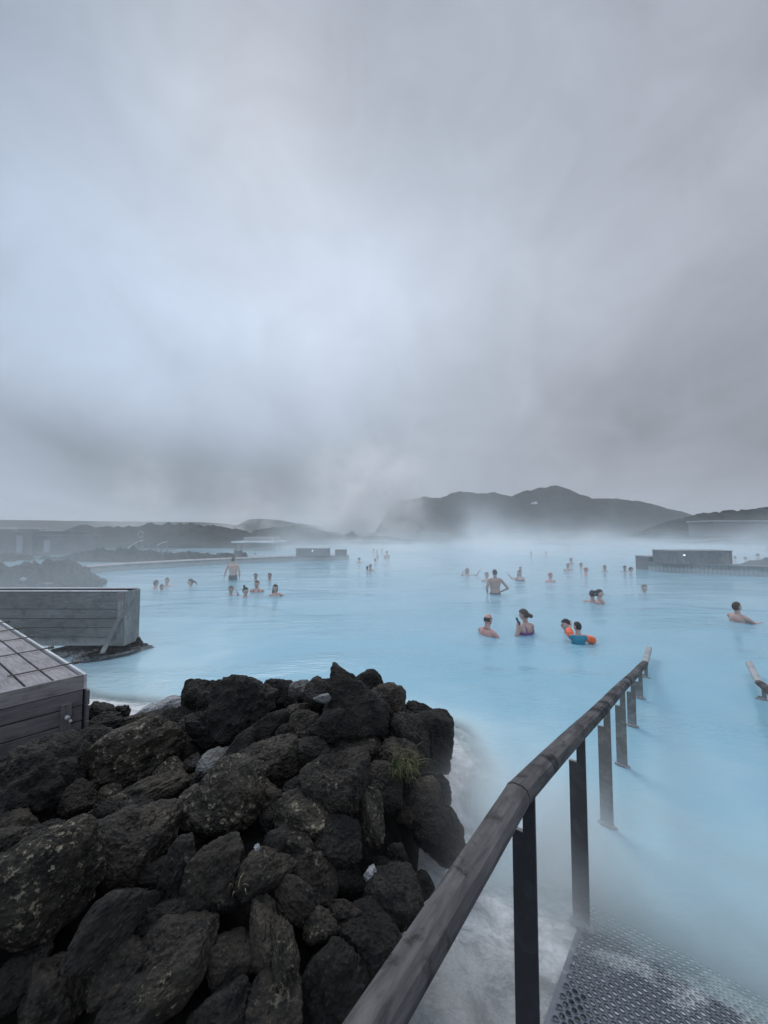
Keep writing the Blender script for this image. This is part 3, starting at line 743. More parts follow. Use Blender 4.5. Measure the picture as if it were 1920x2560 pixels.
# ------------------------------------------------------------------ wooden wall box standing in the water behind it
wl = empty('wooden_wall_box', (-4.21, 6.35, 0)); tag(wl, 'long plank clad wooden wall box on short legs standing in the lagoon at left', 'wall')
b = MB(); zz = [1.02, .75, .60, .45, .30, .16]
for a, c in zip(zz[:-1], zz[1:]): b.box(-12, -4.36, 6.35, 6.375, c+.004, a-.004)
b.build('front_boards', M_clad2, wl, bevel=.003)
b = MB()
for a, c in ((6.345, 6.50), (6.505, 6.60), (6.605, 6.715)): b.box(-4.235, -4.21, a, c, .16, 1.03)
b.box(-4.355, -4.24, 6.345, 6.37, .16, 1.03)
b.build('end_boards', M_clad3, wl, bevel=.003)
b = MB(); b.box(-12, -4.205, 6.34, 6.395, 1.032, 1.05); b.box(-12, -4.24, 6.66, 6.715, 1.032, 1.05); b.build('top_cap', M_cap, wl, bevel=.002)
b = MB(); b.box(-12, -4.245, 6.395, 6.655, .19, 1.0); b.box(-12, -4.245, 6.69, 6.71, .16, 1.03); b.build('inner_shade_block', M_inner, wl)  # dark filling in place of the shaded hollow behind the boards
for (x, y) in ((-4.26, 6.66), (-5.05, 6.42), (-5.9, 6.42), (-6.8, 6.42), (-4.9, 6.66)):
    b = MB(); b.box(x-.035, x+.035, y-.03, y+.03, -.5, .17); b.build('leg', M_clad, wl)
b = MB(); b.bar((-4.27, 6.31, .62), (-4.46, 6.12, .0), .07, .025, (1, 0, 0)); b.build('brace', M_clad2, wl)
a = PY(293, 1481, 6.343); c = PY(313, 1502, 6.343); b = MB(); b.box(a.x, c.x, 6.338, 6.348, c.z, a.z); b.build('notice', M_notice, wl)
for i, (px, py, w, h, kd, lb) in enumerate(((243, 1612, 130, 66, 'angular', 'pointed dark rock rising under the wooden wall box'), (190, 1626, 90, 34, 'round', 'low dark rock at the left foot of the wall box islet'),
        (300, 1628, 120, 50, 'craggy', 'dark rough rock around the foot of the slanting brace'), (335, 1618, 50, 44, 'round', 'dark rock below the right corner of the wall box'), (155, 1634, 80, 26, 'angular', 'flat dark rock nearest the deck in the wall box islet'), (255, 1640, 150, 30, 'craggy', 'long low rock at the front waterline of the islet'))):
    place_rock(px, py, w, h, 0 if i else 8, kd, 'd', lb, .10 if i == 0 else .04, i+2, 'rocks of the islet under the wall box')
# ------------------------------------------------------------------ lagoon walls and wooden boxes farther out
def wall_run(root, pts, h, thick, bw, m_b, m_c, back=1.0, top=.04):
    b = MB(); cp = MB(); core = MB()
    for p, q in zip(pts[:-1], pts[1:]):
        p = Vector(p); q = Vector(q); L = (q-p).length; d = (q-p).normalized(); n = Vector((-d.y, d.x, 0))
        k = max(1, int(L/bw))
        for i in range(k):
            b.obox((p.x, p.y), (d.x, d.y), (n.x, n.y), L*i/k+.006, L*(i+1)/k-.006, -.02, 0, -.3, h)
        core.obox((p.x, p.y), (d.x, d.y), (n.x, n.y), 0, L, .004, back-.004, -.3, h-.01)
        cp.obox((p.x, p.y), (d.x, d.y), (n.x, n.y), -.01, L+.01, -.05, back, h+.002, h+top)
    b.build('vertical_boards', m_b, root); core.build('core', M_inner, root); cp.build('top_boards', m_c, root)
lw = [P(225, 1434), P(337, 1424), P(500, 1414), P(640, 1407), P(760, 1402), P(872, 1400)]
r = empty('boardwalk', tuple(lw[2])); tag(r, 'long low wooden boardwalk curving along the left side of the lagoon', 'boardwalk')
wall_run(r, lw, .30, .1, .16, M_clad2, M_deck, back=1.3, top=.03)
def wood_box(name, label, px0, px1, pyw, ytop, depth, zb, lamp=None, cat='box', twist=.0):
    a = P(px0, pyw, 0); c = P(px1, pyw, 0); zt = PY((px0+px1)/2, ytop, a.y).z
    r = empty(name, (a.x, a.y, zb)); tag(r, label, cat)
    L = c.x-a.x; d = (1, twist); b = MB(); n = int(L/.13)
    for i in range(n): b.obox((a.x, a.y), d, (0, 1), L*i/n+.006, L*(i+1)/n-.006, -.02, .0, zb, zt)
    b.build('slat_front', M_clad2, r)
    for x_ in (0, L):
        b = MB(); b.obox((a.x, a.y), d, (0, 1), x_-.012, x_+.012, .0, depth, zb, zt); b.build('side_panel', M_clad, r)
    b = MB(); b.obox((a.x, a.y), d, (0, 1), -.03, L+.03, -.04, depth+.02, zt+.002, zt+.032); b.build('lid', M_deck, r)
    b = MB(); b.obox((a.x, a.y), d, (0, 1), .02, L-.02, .004, depth-.01, zb, zt-.01); b.build('core', M_inner, r)
    if lamp:
        q = PY(lamp[0], lamp[1], a.y-.05); b = MB(); b.tube([q+Vector((0, .04, 0)), q-Vector((0, .03, 0))], lamp[2], 10); b.build('lamp', M_lamp, r, True)
    return r
wood_box('wooden_box', 'slatted wooden box with a small lit lamp at the end of the boardwalk', 740, 820, 1402, 1372, 1.0, .33, (781, 1377, .028))
wood_box('wooden_box', 'small dark slatted box alone at the tip of the boardwalk', 838, 864, 1400, 1375, .7, .33)
wood_box('wooden_box', 'narrow grey box post standing on the boardwalk behind the wading man', 585, 600, 1404, 1377, .35, .33)
rw_ = [P(1560, 1425), P(1621, 1427), P(1740, 1433), P(1920, 1442), P(2100, 1453), P(2500, 1480)]
r = empty('lagoon_wall', tuple(rw_[2])); tag(r, 'low grey wooden lagoon wall running out of view on the right', 'wall')
wall_run(r, rw_[1:], .42, .1, .15, M_clad2, M_clad2, back=1.2, top=.03)
wood_box('wooden_box', 'low wide wooden box at the left end of the right lagoon wall', 1621, 1705, 1426, 1393, 1.0, .0, cat='box')
wood_box('wooden_box', 'tall wide wooden box with a small lit lamp on the right lagoon wall', 1676, 1832, 1433, 1378, 1.2, .44, (1711, 1388, .02))
# ------------------------------------------------------------------ lava ridges and hills
def ridge(name, prof, Y, T, m, label=None, rough=1.0, nx=140, ny=22, z0=-.6, kind='structure', cat=None, skew=0.0, sc=None, front=.0):
    xs = np.linspace(prof[0][0], prof[-1][0], nx); px = [p[0] for p in prof]; py = [p[1] for p in prof]
    vs = []; tp = np.interp(xs, px, py); sc = sc or 6.0/T
    for j in range(ny):
        v_ = j/(ny-1); sh = (math.sin(math.pi*min(1, v_*1.0))**.75 if Y < 300 else 1-abs(2*v_-1)**1.25) if 0 < v_ < 1 else 0
        for i, x_ in enumerate(xs):
            top = PY(x_, tp[i], Y)
            y = Y+(v_-.5)*T*(1+.0)+skew*(i/(nx-1)-.5)
            e = min(1, i/4, (nx-1-i)/4)
            n = noise.fractal((top.x*sc, y*sc, 3.1), .8, 2.1, 6)
            n2 = noise.noise((top.x*sc*5, y*sc*5, 1.7))
            z = z0+(top.z-z0)*sh*(1+rough*.05*n2)+rough*T*.028*n*sh
            xx = top.x*(y/Y) if Y < 60 else top.x
            vs.append((xx, y, z if 0 < v_ < 1 else z0-.5))
    fs = [(j*nx+i, j*nx+i+1, (j+1)*nx+i+1, (j+1)*nx+i) for j in range(ny-1) for i in range(nx-1)]
    o = mk(name, vs, fs, m, smooth=(Y > 300)); tag(o, label, cat, kind=kind); return o
ridge('hill', [(935, 1335), (960, 1292), (980, 1266), (1000, 1250), (1044, 1247), (1058, 1241), (1100, 1244), (1125, 1233), (1155, 1230), (1235, 1231), (1280, 1240), (1310, 1228), (1345, 1221), (1387, 1214), (1410, 1216), (1440, 1232), (1480, 1247), (1525, 1246), (1590, 1251), (1630, 1258), (1665, 1271), (1700, 1280), (1735, 1290), (1800, 1300), (1900, 1310), (2000, 1330)], 900, 230, M_hill, rough=.5, nx=420, ny=70, z0=0, sc=.02)
ridge('hill', [(596, 1335), (604, 1312), (625, 1297), (650, 1296), (700, 1301), (740, 1308), (790, 1313), (815, 1319), (870, 1322), (900, 1332)], 520, 150, M_hill, rough=.2, nx=120, z0=0, sc=.03)
ridge('hill', [(-500, 1296), (0, 1299), (85, 1300), (300, 1303), (500, 1305), (560, 1308), (640, 1322), (700, 1332)], 700, 200, M_hill, rough=.03, nx=120, z0=0, sc=.03)
ridge('hill', [(1640, 1335), (1700, 1300), (1735, 1290), (1768, 1283), (1795, 1287), (1830, 1281), (1850, 1277), (1872, 1281), (1900, 1271), (1925, 1269), (2100, 1255), (2300, 1300)], 210, 60, M_far, rough=1.3, nx=260, z0=0, sc=.12)
ridge('lava_field', [(-300, 1322), (0, 1331), (80, 1333), (170, 1340), (200, 1326), (235, 1320), (330, 1318), (440, 1316), (510, 1316), (560, 1322), (620, 1338), (680, 1352), (720, 1358)], 62, 28, M_far, rough=1.3, nx=420, ny=34, z0=0, sc=.35)
ridge('lava_field', [(600, 1350), (640, 1328), (660, 1321), (700, 1320), (740, 1314), (765, 1317), (800, 1326), (840, 1331), (860, 1340), (882, 1330), (905, 1342), (940, 1341), (1000, 1350), (1060, 1356)], 80, 18, M_far, rough=1.1, nx=260, z0=0, sc=.3)
ridge('lava_field', [(-300, 1382), (0, 1388), (60, 1394), (140, 1398), (175, 1394), (200, 1384), (232, 1377), (300, 1377), (332, 1373), (352, 1380), (440, 1386), (470, 1383), (520, 1391), (560, 1388), (615, 1391), (622, 1402)], 29, 6.5, M_far, rough=2.0, nx=520, ny=36, z0=-.2, sc=1.1)
ridge('lava_field', [(-700, 1350), (-200, 1385), (0, 1412), (60, 1418), (100, 1410), (140, 1402), (180, 1412), (215, 1428), (238, 1436), (255, 1449), (268, 1464)], 15.5, 5.5, M_far, rough=2.0, nx=380, ny=40, z0=-.3, sc=1.3)
ridge('lava_field', [(1120, 1362), (1250, 1357), (1500, 1356), (1700, 1355), (1920, 1345), (2300, 1340)], 66, 8, M_far, rough=.5, nx=160, z0=-.3, sc=.4)
ridge('lava_field', [(1850, 1410), (1875, 1401), (1905, 1400), (1914, 1393), (1925, 1397), (2000, 1390), (2200, 1380)], 24, 4, M_far, rough=.5, nx=120, z0=-.3, sc=1.2)
for i, (px, py, w, lb) in enumerate(((118, 1462, 26, 'pale crusted rock at the waterline of the left lava spit'), (60, 1448, 14, 'small pale rock patch on the left lava spit'), (200, 1462, 14, 'pale stone near the tip of the left lava spit'), (233, 1445, 20, 'dark stone rising at the tip of the left lava spit'), (252, 1455, 26, 'dark flat rock ending the left lava spit in the water'))):
    place_rock(px, py, w, w*.6, 0, 'angular', 'wwwdd'[i], lb, .35 if i < 2 else .12, i, 'loose rocks on the left lava spit')
# pale distant buildings, canopy, life ring, footbridge
def bld(label, px0, px1, ytop, Y, dep, parts):
    a = PY(px0, ytop, Y); c = PY(px1, ytop, Y); r = empty('building', (a.x, Y, 0)); tag(r, label, 'building'); parts(r, a.x, c.x, a.z); return r
def canopy(r, x0, x1, zt):
    Y = r.location.y
    b = MB(); b.box(x0, x1, Y-1, Y+5, zt-.18, zt); b.build('roof', M_cap, r)
    b = MB(); b.box(x0+.4*(x1-x0), x0+.75*(x1-x0), Y+.3, Y+4, .1, zt-.19); b.build('wall', M_clad2, r)
    for k in (.06, .2, .9):
        b = MB(); x_ = x0+(x1-x0)*k; b.box(x_-.1, x_+.1, Y-.5, Y-.3, 0, zt-.19); b.build('pillar', M_clad, r)
    b = MB(); b.box(x0+.1*(x1-x0), x0+.85*(x1-x0), Y+1.5, Y+4.5, zt+.002, zt+.45); b.build('upper_storey', M_conc, r)
bld('low flat roofed shelter on pillars seen through steam behind the boardwalk', 586, 691, 1353, 44, 5, canopy)
def hut(r, x0, x1, zt):
    Y = r.location.y; b = MB(); b.box(x0, x1, Y, Y+8, zt-1.5*(x1-x0)/5, zt); b.build('wall', M_white, r)
    V, Fc = ico(3); cx = (x0+x1)/2+1; mk('dome', [Vector((cx+a[0]*1.8, Y+2+a[1]*1.8, zt+a[2]*1.8)) for a in V], Fc, M_white, r)
bld('tiny white domed building high on the slope of the far hill', 1332, 1344, 1256, 690, 8, hut)
def blocks(r, x0, x1, zt):
    Y = r.location.y; w = x1-x0
    b = MB(); b.box(x0, x1, Y, Y+12, 0, zt); b.build('wall', M_conc, r)
    b = MB(); b.box(x0-.5, x1+.5, Y-.5, Y+12.5, zt+.002, zt+.5); b.build('roof', M_cap, r)
bld('long pale roofed building far off at the left edge', 60, 165, 1329, 140, 8, blocks)
bld('pale low building far off by the left border under steam', -60, 45, 1322, 150, 8, blocks)
bld('long flat pale building far off at the right edge behind the lagoon', 1782, 2000, 1304, 150, 8, blocks)
def dark_block(r, x0, x1, zt):
    Y = r.location.y
    b = MB(); b.box(x0, x1, Y, Y+6, 0, zt); b.build('wall', M_clad, r)
    b = MB(); b.box(x0-.1, x1+.15, Y-.1, Y+6.1, zt+.002, zt+.09); b.build('roof', M_clad2, r)
    b = MB(); xx = x0+(x1-x0)*.80; b.box(xx, xx+.5, Y-.05, Y-.004, .3, zt-.35); b.build('door', M_conc, r)
bld('dark low flat roofed building at the left edge beyond the lava spit', -110, 82, 1329, 33, 6, dark_block)
bld('small dark stepped annex right of the dark flat roofed building', 84, 118, 1340, 33.5, 6, dark_block)
# life ring on its stand
Y = 40.0; q = PY(352, 1336, Y); r = empty('life_ring_stand', (q.x, Y, 0)); tag(r, 'white life ring hanging on a stand by the footbridge at left', 'life ring')
b = MB(); b.tube([q+Vector((math.cos(a)*.28, 0, math.sin(a)*.34)) for a in np.linspace(.2, 5.9, 22)], .04, 8); b.build('ring', M_conc, r, True)
b = MB(); b.box(q.x-.05, q.x+.05, Y+.08, Y+.18, 0, q.z+.1); b.build('stand', M_clad, r)
r = empty('footbridge', (q.x, Y-1.5, 0)); tag(r, 'small railed footbridge with sloping handrail below the life ring', 'footbridge')
xa = [PY(p, 1360, Y-1.5).x for p in (320, 332, 345, 358, 372, 392, 404, 418)]
zs_ = [1370, 1362, 1355, 1350, 1352, 1364, 1358, 1354]
for x_, pyy in zip(xa, zs_):
    zt = PY(350, pyy, Y-1.5).z; b = MB(); b.box(x_-.04, x_+.04, Y-1.55, Y-1.45, .0, zt); b.build('post', M_clad, r)
b = MB(); pts = [Vector((x_, Y-1.5, PY(350, pyy, Y-1.5).z+.02)) for x_, pyy in zip(xa, zs_)]
b.tube(pts[:4], .035, 6); b.tube(pts[5:], .035, 6); b.build('handrail', M_cap, r)
b = MB(); b.box(xa[0]-2, xa[-1], Y-1.4, Y+.2, .2, .3); b.build('deck', M_clad, r)
q = P(1225, 1362); b = MB(); Yq = 60; a = PY(1225, 1332, Yq); c = PY(1225, 1341, Yq); b.box(a.x-.16, a.x+.16, Yq, Yq+.1, c.z, a.z); r = empty('marker_sign', (a.x, Yq, 0)); tag(r, 'small white marker board on a post at the far shore', 'sign'); b.build('board', M_white, r)
b = MB(); b.box(a.x-.05, a.x+.05, Yq+.11, Yq+.2, -.2, a.z-.05); b.build('post', M_clad, r)
# ------------------------------------------------------------------ people
def skinm(name, c):
    def fn(t, b, o):
        pos = t.a('ShaderNodeTexCoord').outputs['Object']; n = t.noise(pos, 7, 4, .6)
        setin(t, b, col=t.mix(t.step(n, .35, .7), rgb(*c), rgb(c[0]*.95, c[1]*.8, c[2]*.78)), rough=.42, spec=.4)
    return mat(name, fn)
SK = {'l': skinm('skin_light', (.47, .33, .285)), 'm': skinm('skin_medium', (.34, .22, .18)), 'r': skinm('skin_flushed', (.52, .31, .27)), 'd': skinm('skin_dark', (.20, .115, .085))}
def hairm(name, c):
    def fn(t, b, o):
        pos = t.a('ShaderNodeTexCoord').outputs['Object']; mp = t.a('ShaderNodeMapping', {0: pos, 3: (60, 60, 12)}).outputs[0]; n = t.noise(mp, 1.0, 4, .6)
        setin(t, b, col=t.mix(n, rgb(*(v*.6 for v in c)), rgb(*(v*1.5 for v in c))), rough=.55, spec=.3, nor=bump(t, n, .004, .8))
    return mat(name, fn)
HR = {'k': hairm('hair_black', (.018, .014, .012)), 'b': hairm('hair_brown', (.05, .034, .024)), 'g': hairm('hair_ash_blond', (.13, .105, .075)), 'r': hairm('hair_reddish', (.30, .085, .06)), 's': hairm('hair_short_grey', (.09, .08, .075))}
M_eye = mat('eye_dark', lambda t, b, o: setin(t, b, col=rgb(.02, .015, .012), rough=.2))
M_lip = mat('lips', lambda t, b, o: setin(t, b, col=rgb(.36, .13, .12), rough=.4))
def cloth(name, c): return mat('cloth_'+name, lambda t, b, o: setin(t, b, col=rgb(*c), rough=.6))
def capsule(p, q, r1, r2, n=12, k=3):
    p = Vector(p); q = Vector(q); d = (q-p); L = d.length; d = d.normalized() if L > 1e-6 else Vector((0, 0, 1))
    a = d.orthogonal().normalized(); c = d.cross(a); prof = []
    for i in range(1, k+1): th = math.pi/2*(1-i/(k+0.0)); prof.append((-r1*math.sin(th), r1*math.cos(th)))
    for i in range(0, k): th = math.pi/2*(i/(k+0.0)); prof.append((L+r2*math.sin(th), r2*math.cos(th)))
    vs = [p-d*r1]; fs = []
    for (h, r) in prof:
        for j in range(n): th = 2*math.pi*j/n; vs.append(p+d*h+(a*math.cos(th)+c*math.sin(th))*r)
    vs.append(q+d*r2); m = len(prof)
    for j in range(n): fs.append((0, 1+(j+1) % n, 1+j)); fs.append((len(vs)-1, 1+(m-1)*n+j, 1+(m-1)*n+(j+1) % n))
    for i in range(m-1):
        for j in range(n): fs.append((1+i*n+j, 1+i*n+(j+1) % n, 1+(i+1)*n+(j+1) % n, 1+(i+1)*n+j))
    return vs, fs
def loft(rings, n=20):
    vs = []; fs = []
    for (x, y, z, rx, ry) in rings:
        for j in range(n):
            th = 2*math.pi*j/n; c, s = math.cos(th), math.sin(th)
            vs.append(Vector((x+rx*math.copysign(abs(c)**.85, c), y+ry*math.copysign(abs(s)**.9, s), z)))
    for i in range(len(rings)-1):
        for j in range(n): fs.append((i*n+j, i*n+(j+1) % n, (i+1)*n+(j+1) % n, (i+1)*n+j))
    fs.append(tuple(range(n))[::-1]); fs.append(tuple((len(rings)-1)*n+j for j in range(n)))
    return vs, fs
HC = Vector((0, -.012, 1.605))   # head centre
def head_pt(a, off=0.0, face=True):
    x, y, z = a
    rx, ry, rz = .074+off, .094+off, .116+off
    X = x*rx; Yv = y*ry; Z = z*rz
    if z < 0: X *= 1-.30*(-z)**1.6; Yv *= (1-.10*(-z)) if y < 0 else (1-.38*(-z)**1.2)
    if y > 0: Yv *= 1.04; 
    if face and off <= 0.0 and y < 0:
        f_ = -y
        nose = math.exp(-((x/.16)**2))*math.exp(-((z+.12)/.20)**2)*(.024)*f_
        if z > -.12: nose = math.exp(-((x/.13)**2))*math.exp(-((z+.12)/.30)**2)*.024*f_
        eye = (math.exp(-(((abs(x)-.36)/.17)**2))*math.exp(-((z-.07)/.10)**2))*.010*f_
        brow = math.exp(-((z-.24)/.09)**2)*math.exp(-(x/.6)**2)*.004*f_
        lips = math.exp(-(x/.28)**2)*math.exp(-((z+.50)/.07)**2)*.006*f_
        chin = math.exp(-(x/.3)**2)*math.exp(-((z+.86)/.14)**2)*.012*f_
        Yv += -(nose-eye+brow+lips+chin)
    return Vector((X, Yv, Z))
SPH = None
def sphere(nu=32, nv=24):
    vs = [Vector((0, 0, 1))]
    for i in range(1, nv):
        th = math.pi*i/nv
        for j in range(nu): ph = 2*math.pi*j/nu; vs.append(Vector((math.sin(th)*math.cos(ph), math.sin(th)*math.sin(ph), math.cos(th))))
    vs.append(Vector((0, 0, -1))); fs = []
    for j in range(nu): fs.append((0, 1+j, 1+(j+1) % nu)); fs.append((len(vs)-1, 1+(nv-2)*nu+(j+1) % nu, 1+(nv-2)*nu+j))
    for i in range(nv-2):
        for j in range(nu): fs.append((1+i*nu+j, 1+(i+1)*nu+j, 1+(i+1)*nu+(j+1) % nu, 1+i*nu+(j+1) % nu))
    return vs, fs
SPH = sphere(); SPHL = sphere(20, 14)
def hand(parts, w, d, palm_n, curl=.5, side=1, pinch=False, L=.175):
    """w wrist, d direction of the fingers, palm_n normal of the palm"""
    w = Vector(w); d = Vector(d).normalized(); n = Vector(palm_n); n = (n-d*n.dot(d)).normalized(); s = d.cross(n)*side
    pl = L*.5
    for k in range(4):
        o = (k-1.5)*.019; parts.append(capsule(w+s*o*.6+d*.01, w+s*o+d*pl*.92, .0135, .0115, 8, 2))
        ln = (.040, .046, .043, .034)[k]; p = w+s*o*1.08+d*pl; dd = d.copy()
        for j in range(3):
            rot = Quaternion(d.cross(n), -curl*(.35+.35*j)*(1 if True else 1)); dd = (rot @ d); q = p+dd*ln*(1-.25*j)*.72
            parts.append(capsule(p, q, .0088-.0009*j, .0080-.0009*j, 8, 2)); p = q
    p = w+s*(-.030)+d*.022; q = p+(d*.7-s*.75+n*.35).normalized()*.036; parts.append(capsule(p, q, .0125, .010, 8, 2)); parts.append(capsule(q, q+(d*.95-s*.1+n*.3).normalized()*.030, .0098, .008, 8, 2))
def rmesh(name, parts, vox, m, parent, smooth_it=2, cut=None, mats=None, matf=None, push=0):
    vs = []; fs = []
    for a, b in parts:
        k = len(vs); vs += a; fs += [tuple(i+k for i in q) for q in b]
    me = bpy.data.meshes.new('tmp'); me.from_pydata([tuple(v) for v in vs], [], fs)
    o = bpy.data.objects.new('tmp', me); COL.objects.link(o)
    md = o.modifiers.new('r', 'REMESH'); md.mode = 'VOXEL'; md.voxel_size = vox; md.use_smooth_shade = True
    if smooth_it: s = o.modifiers.new('s', 'SMOOTH'); s.iterations = smooth_it; s.factor = .5
    dg = bpy.context.evaluated_depsgraph_get(); me2 = bpy.data.meshes.new_from_object(o.evaluated_get(dg))
    bpy.data.objects.remove(o); bpy.data.meshes.remove(me); me2.name = name
    if cut:
        bm = bmesh.new(); bm.from_mesh(me2); dl = [v for v in bm.verts if not cut(v.co)]; bmesh.ops.delete(bm, geom=dl, context='VERTS'); bm.to_mesh(me2); bm.free()
    me2.materials.clear(); me2.materials.append(m)
    for x in (mats or []): me2.materials.append(x)
    if matf:
        for p in me2.polygons: p.material_index = matf(p.center)
    me2.polygons.foreach_set('use_smooth', [True]*len(me2.polygons))
    o = bpy.data.objects.new(name, me2); COL.objects.link(o); o.parent = parent
    return o
def mirror(p): return (-p[0], p[1], p[2])
def person(label, px, wl, below, rz=0, skin='l', hair='short', hc='k', sc=1.0, arms=None, head=(0, 0), lean=0, group=None, vox=.013, wear=None, hands=(), bald=False, Yoff=0, beard=False, cord=False, slim=1.0):
    """below: metres from the chin down to the waterline"""
    loc = P(px, wl, 0); zb = -(1.485-below/sc)*sc
    root = empty('person', (loc.x, loc.y+Yoff, zb), R(rz)); root.scale = (sc, sc, sc); tag(root, label, 'person', group or 'bathers in the lagoon')
    tilt, turn = head
    rotm = Matrix.Rotation(R(turn), 4, 'Z') @ Matrix.Rotation(R(tilt), 4, 'X') @ Matrix.Rotation(R(lean*.3), 4, 'Y')
    piv = Vector((0, .0, 1.47)); hm = Matrix.Translation(piv) @ rotm @ Matrix.Translation(-piv)
    hv = lambda a, off=0., f_=True: hm @ (HC+head_pt(a, off, f_))
    tb = []
    fem = hair in ('bun', 'long', 'pony', 'top')
    sw = (.168 if fem else .188)*slim
    tor = [(0, 0, .86, .15, .10), (0, 0, .93, .165, .115), (0, .0, 1.03, .135 if fem else .150, .098), (0, .0, 1.12, .132 if fem else .155, .098), (0, -.005, 1.24, .155 if fem else .178, .115), (0, .002, 1.34, .165 if fem else .186, .112), (0, .01, 1.395, .135 if fem else .160, .088), (0, .012, 1.43, .085, .065), (0, .012, 1.455, .058, .056)]
    tor = [(x, y, z, a*slim, b_*(1+slim)/2) for x, y, z, a, b_ in tor]
    tb.append(loft(tor, 24)); torso_only = [loft([(x, y, z, a+.008, b_+.008) for x, y, z, a, b_ in tor], 24)]
    tb.append(capsule((0, .012, 1.42), hm @ Vector((0, .0, 1.55)), .056 if not fem else .048, .054 if not fem else .047))
    tb.append(([hv(tuple(a)) for a in SPH[0]], SPH[1]))
    for s in (-1, 1):   # ears
        tb.append(capsule(hm @ Vector((s*.073, .006, 1.585)), hm @ Vector((s*.079, .012, 1.615)), .011, .014, 8, 2))
        tb.append(capsule((s*sw*.55, .012, 1.405), (s*sw, .008, 1.375), .045, .052))      # shoulder
        tb.append(capsule((s*.085, 0, .90), (s*.095, -.01, .50), .085, .052)); tb.append(capsule((s*.095, -.01, .50), (s*.095, .02, .10), .052, .036)); tb.append(capsule((s*.095, .02, .05), (s*.10, -.12, .035), .036, .028))
    if fem:
        for s in (-1, 1): tb.append(capsule((s*.075, -.085, 1.245), (s*.078, -.10, 1.235), .058, .050))
    ar = {'L': ((-.235, .02, 1.13), (-.23, -.10, .90)), 'R': ((.235, .02, 1.13), (.23, -.10, .90))}
    ar.update(arms or {})
    for k, s in (('L', -1), ('R', 1)):
        e, w = Vector(ar[k][0]), Vector(ar[k][1]); sh = Vector((s*sw, .008, 1.375))
        tb.append(capsule(sh, sh.lerp(e, .5), .050 if not fem else .042, .045 if not fem else .037)); tb.append(capsule(sh.lerp(e, .5), e, .045 if not fem else .037, .037 if not fem else .031))
        tb.append(capsule(e, e.lerp(w, .35), .038 if not fem else .032, .038 if not fem else .031)); tb.append(capsule(e.lerp(w, .35), w, .036 if not fem else .030, .024 if not fem else .021))
        hd = ar.get(k+'h', ((w-e).normalized(), (-s, 0, 0), .5)); hand(tb, w, hd[0], hd[1], hd[2], side=s)
    inv = hm.inverted()
    def mf(c):
        l = inv @ c - HC
        if l.y < -.05:
            if abs(abs(l.x)-.028) < .0115 and abs(l.z-.010) < .0065: return 1
            if abs(l.x) < .022 and abs(l.z+.058) < .0065: return 2
        return 0
    rmesh('body', tb, vox, SK[skin], root, 2, mats=[M_eye, M_lip], matf=mf)
    # hair
    hp_ = []
    def hairshell(a):
        x, y, z = a
        line = .30 - .85*max(0, y+.15) if y > -.2 else .42
        if hair in ('long',): line = .42 if y < -.25 else (-.9 if y > .0 else .42-(y+.25)/.25*1.3)
        cover = 1 if z > line else 0
        if y > .25 and z > -.45: cover = 1
        if hair == 'fringe': cover = 1 if (-.35 < z < .50 and y > -.15) else 0
        edge = cover
        n_ = noise.noise(Vector(a)*4+Vector((px, 0, 0)))*.006+noise.noise(Vector(a)*14)*.003
        base = {'short': .008, 'crew': .004, 'fringe': .006}.get(hair, .011)
        off = base+n_*(.4 if hair in ('crew', 'fringe') else 1) if edge else -.022
        return hm @ (HC+head_pt(a, off, False))
    if hair != 'cap': hp_.append(([hairshell(tuple(a)) for a in SPH[0]], SPH[1]))
    else: hp_.append(([hm @ (HC+head_pt(tuple(a), .014 if a[2] > .28-.5*max(0, a[1]) else -.022, False)) for a in SPH[0]], SPH[1]))
    if hair == 'bun': hp_.append(capsule(hm @ Vector((.0, .105, 1.60)), hm @ Vector((0, .135, 1.585)), .042, .040))
    if hair == 'top': hp_.append(capsule(hm @ Vector((.0, .05, 1.72)), hm @ Vector((0, .06, 1.765)), .034, .030))
    if hair == 'pony': hp_ += [capsule(hm @ Vector((.0, .10, 1.63)), hm @ Vector((0, .16, 1.60)), .030, .026), capsule(hm @ Vector((0, .16, 1.60)), hm @ Vector((0, .19, 1.50)), .026, .012)]
    if hair == 'long': hp_ += [capsule(hm @ Vector((x_, .055, 1.60)), Vector((x_*1.2, .085, 1.36)), .050, .030) for x_ in (-.04, .0, .04)]
    if hair == 'tousled': hp_ += [capsule(hm @ Vector((x_, y_, z_)), hm @ Vector((x_*1.35, y_*1.3+.02, z_-.02)), .040, .022) for x_, y_, z_ in ((-.05, .02, 1.68), (.05, .03, 1.67), (.0, .08, 1.66), (-.05, .08, 1.58), (.055, .08, 1.56))]
    rmesh('hair', hp_, min(vox, .009), HR[hc], root, 1)
    if beard:
        bp = [([hm @ (HC+head_pt(tuple(a), .006 if (a[2] < -.42 and a[1] < .1 and not (abs(a[0]) < .25 and -.58 < a[2] < -.45)) else -.02, False)) for a in SPH[0]], SPH[1])]
        rmesh('beard', bp, .008, HR['b'], root, 1)
    if cord:
        b = MB(); b.tube([Vector((math.cos(a)*.082, math.sin(a)*.078+.008, 1.425-.035*math.sin(a)*-1)) for a in np.linspace(0, 6.28, 20)], .006, 6)
        mb = b.build('neck_cord', M_black); mb.parent = root
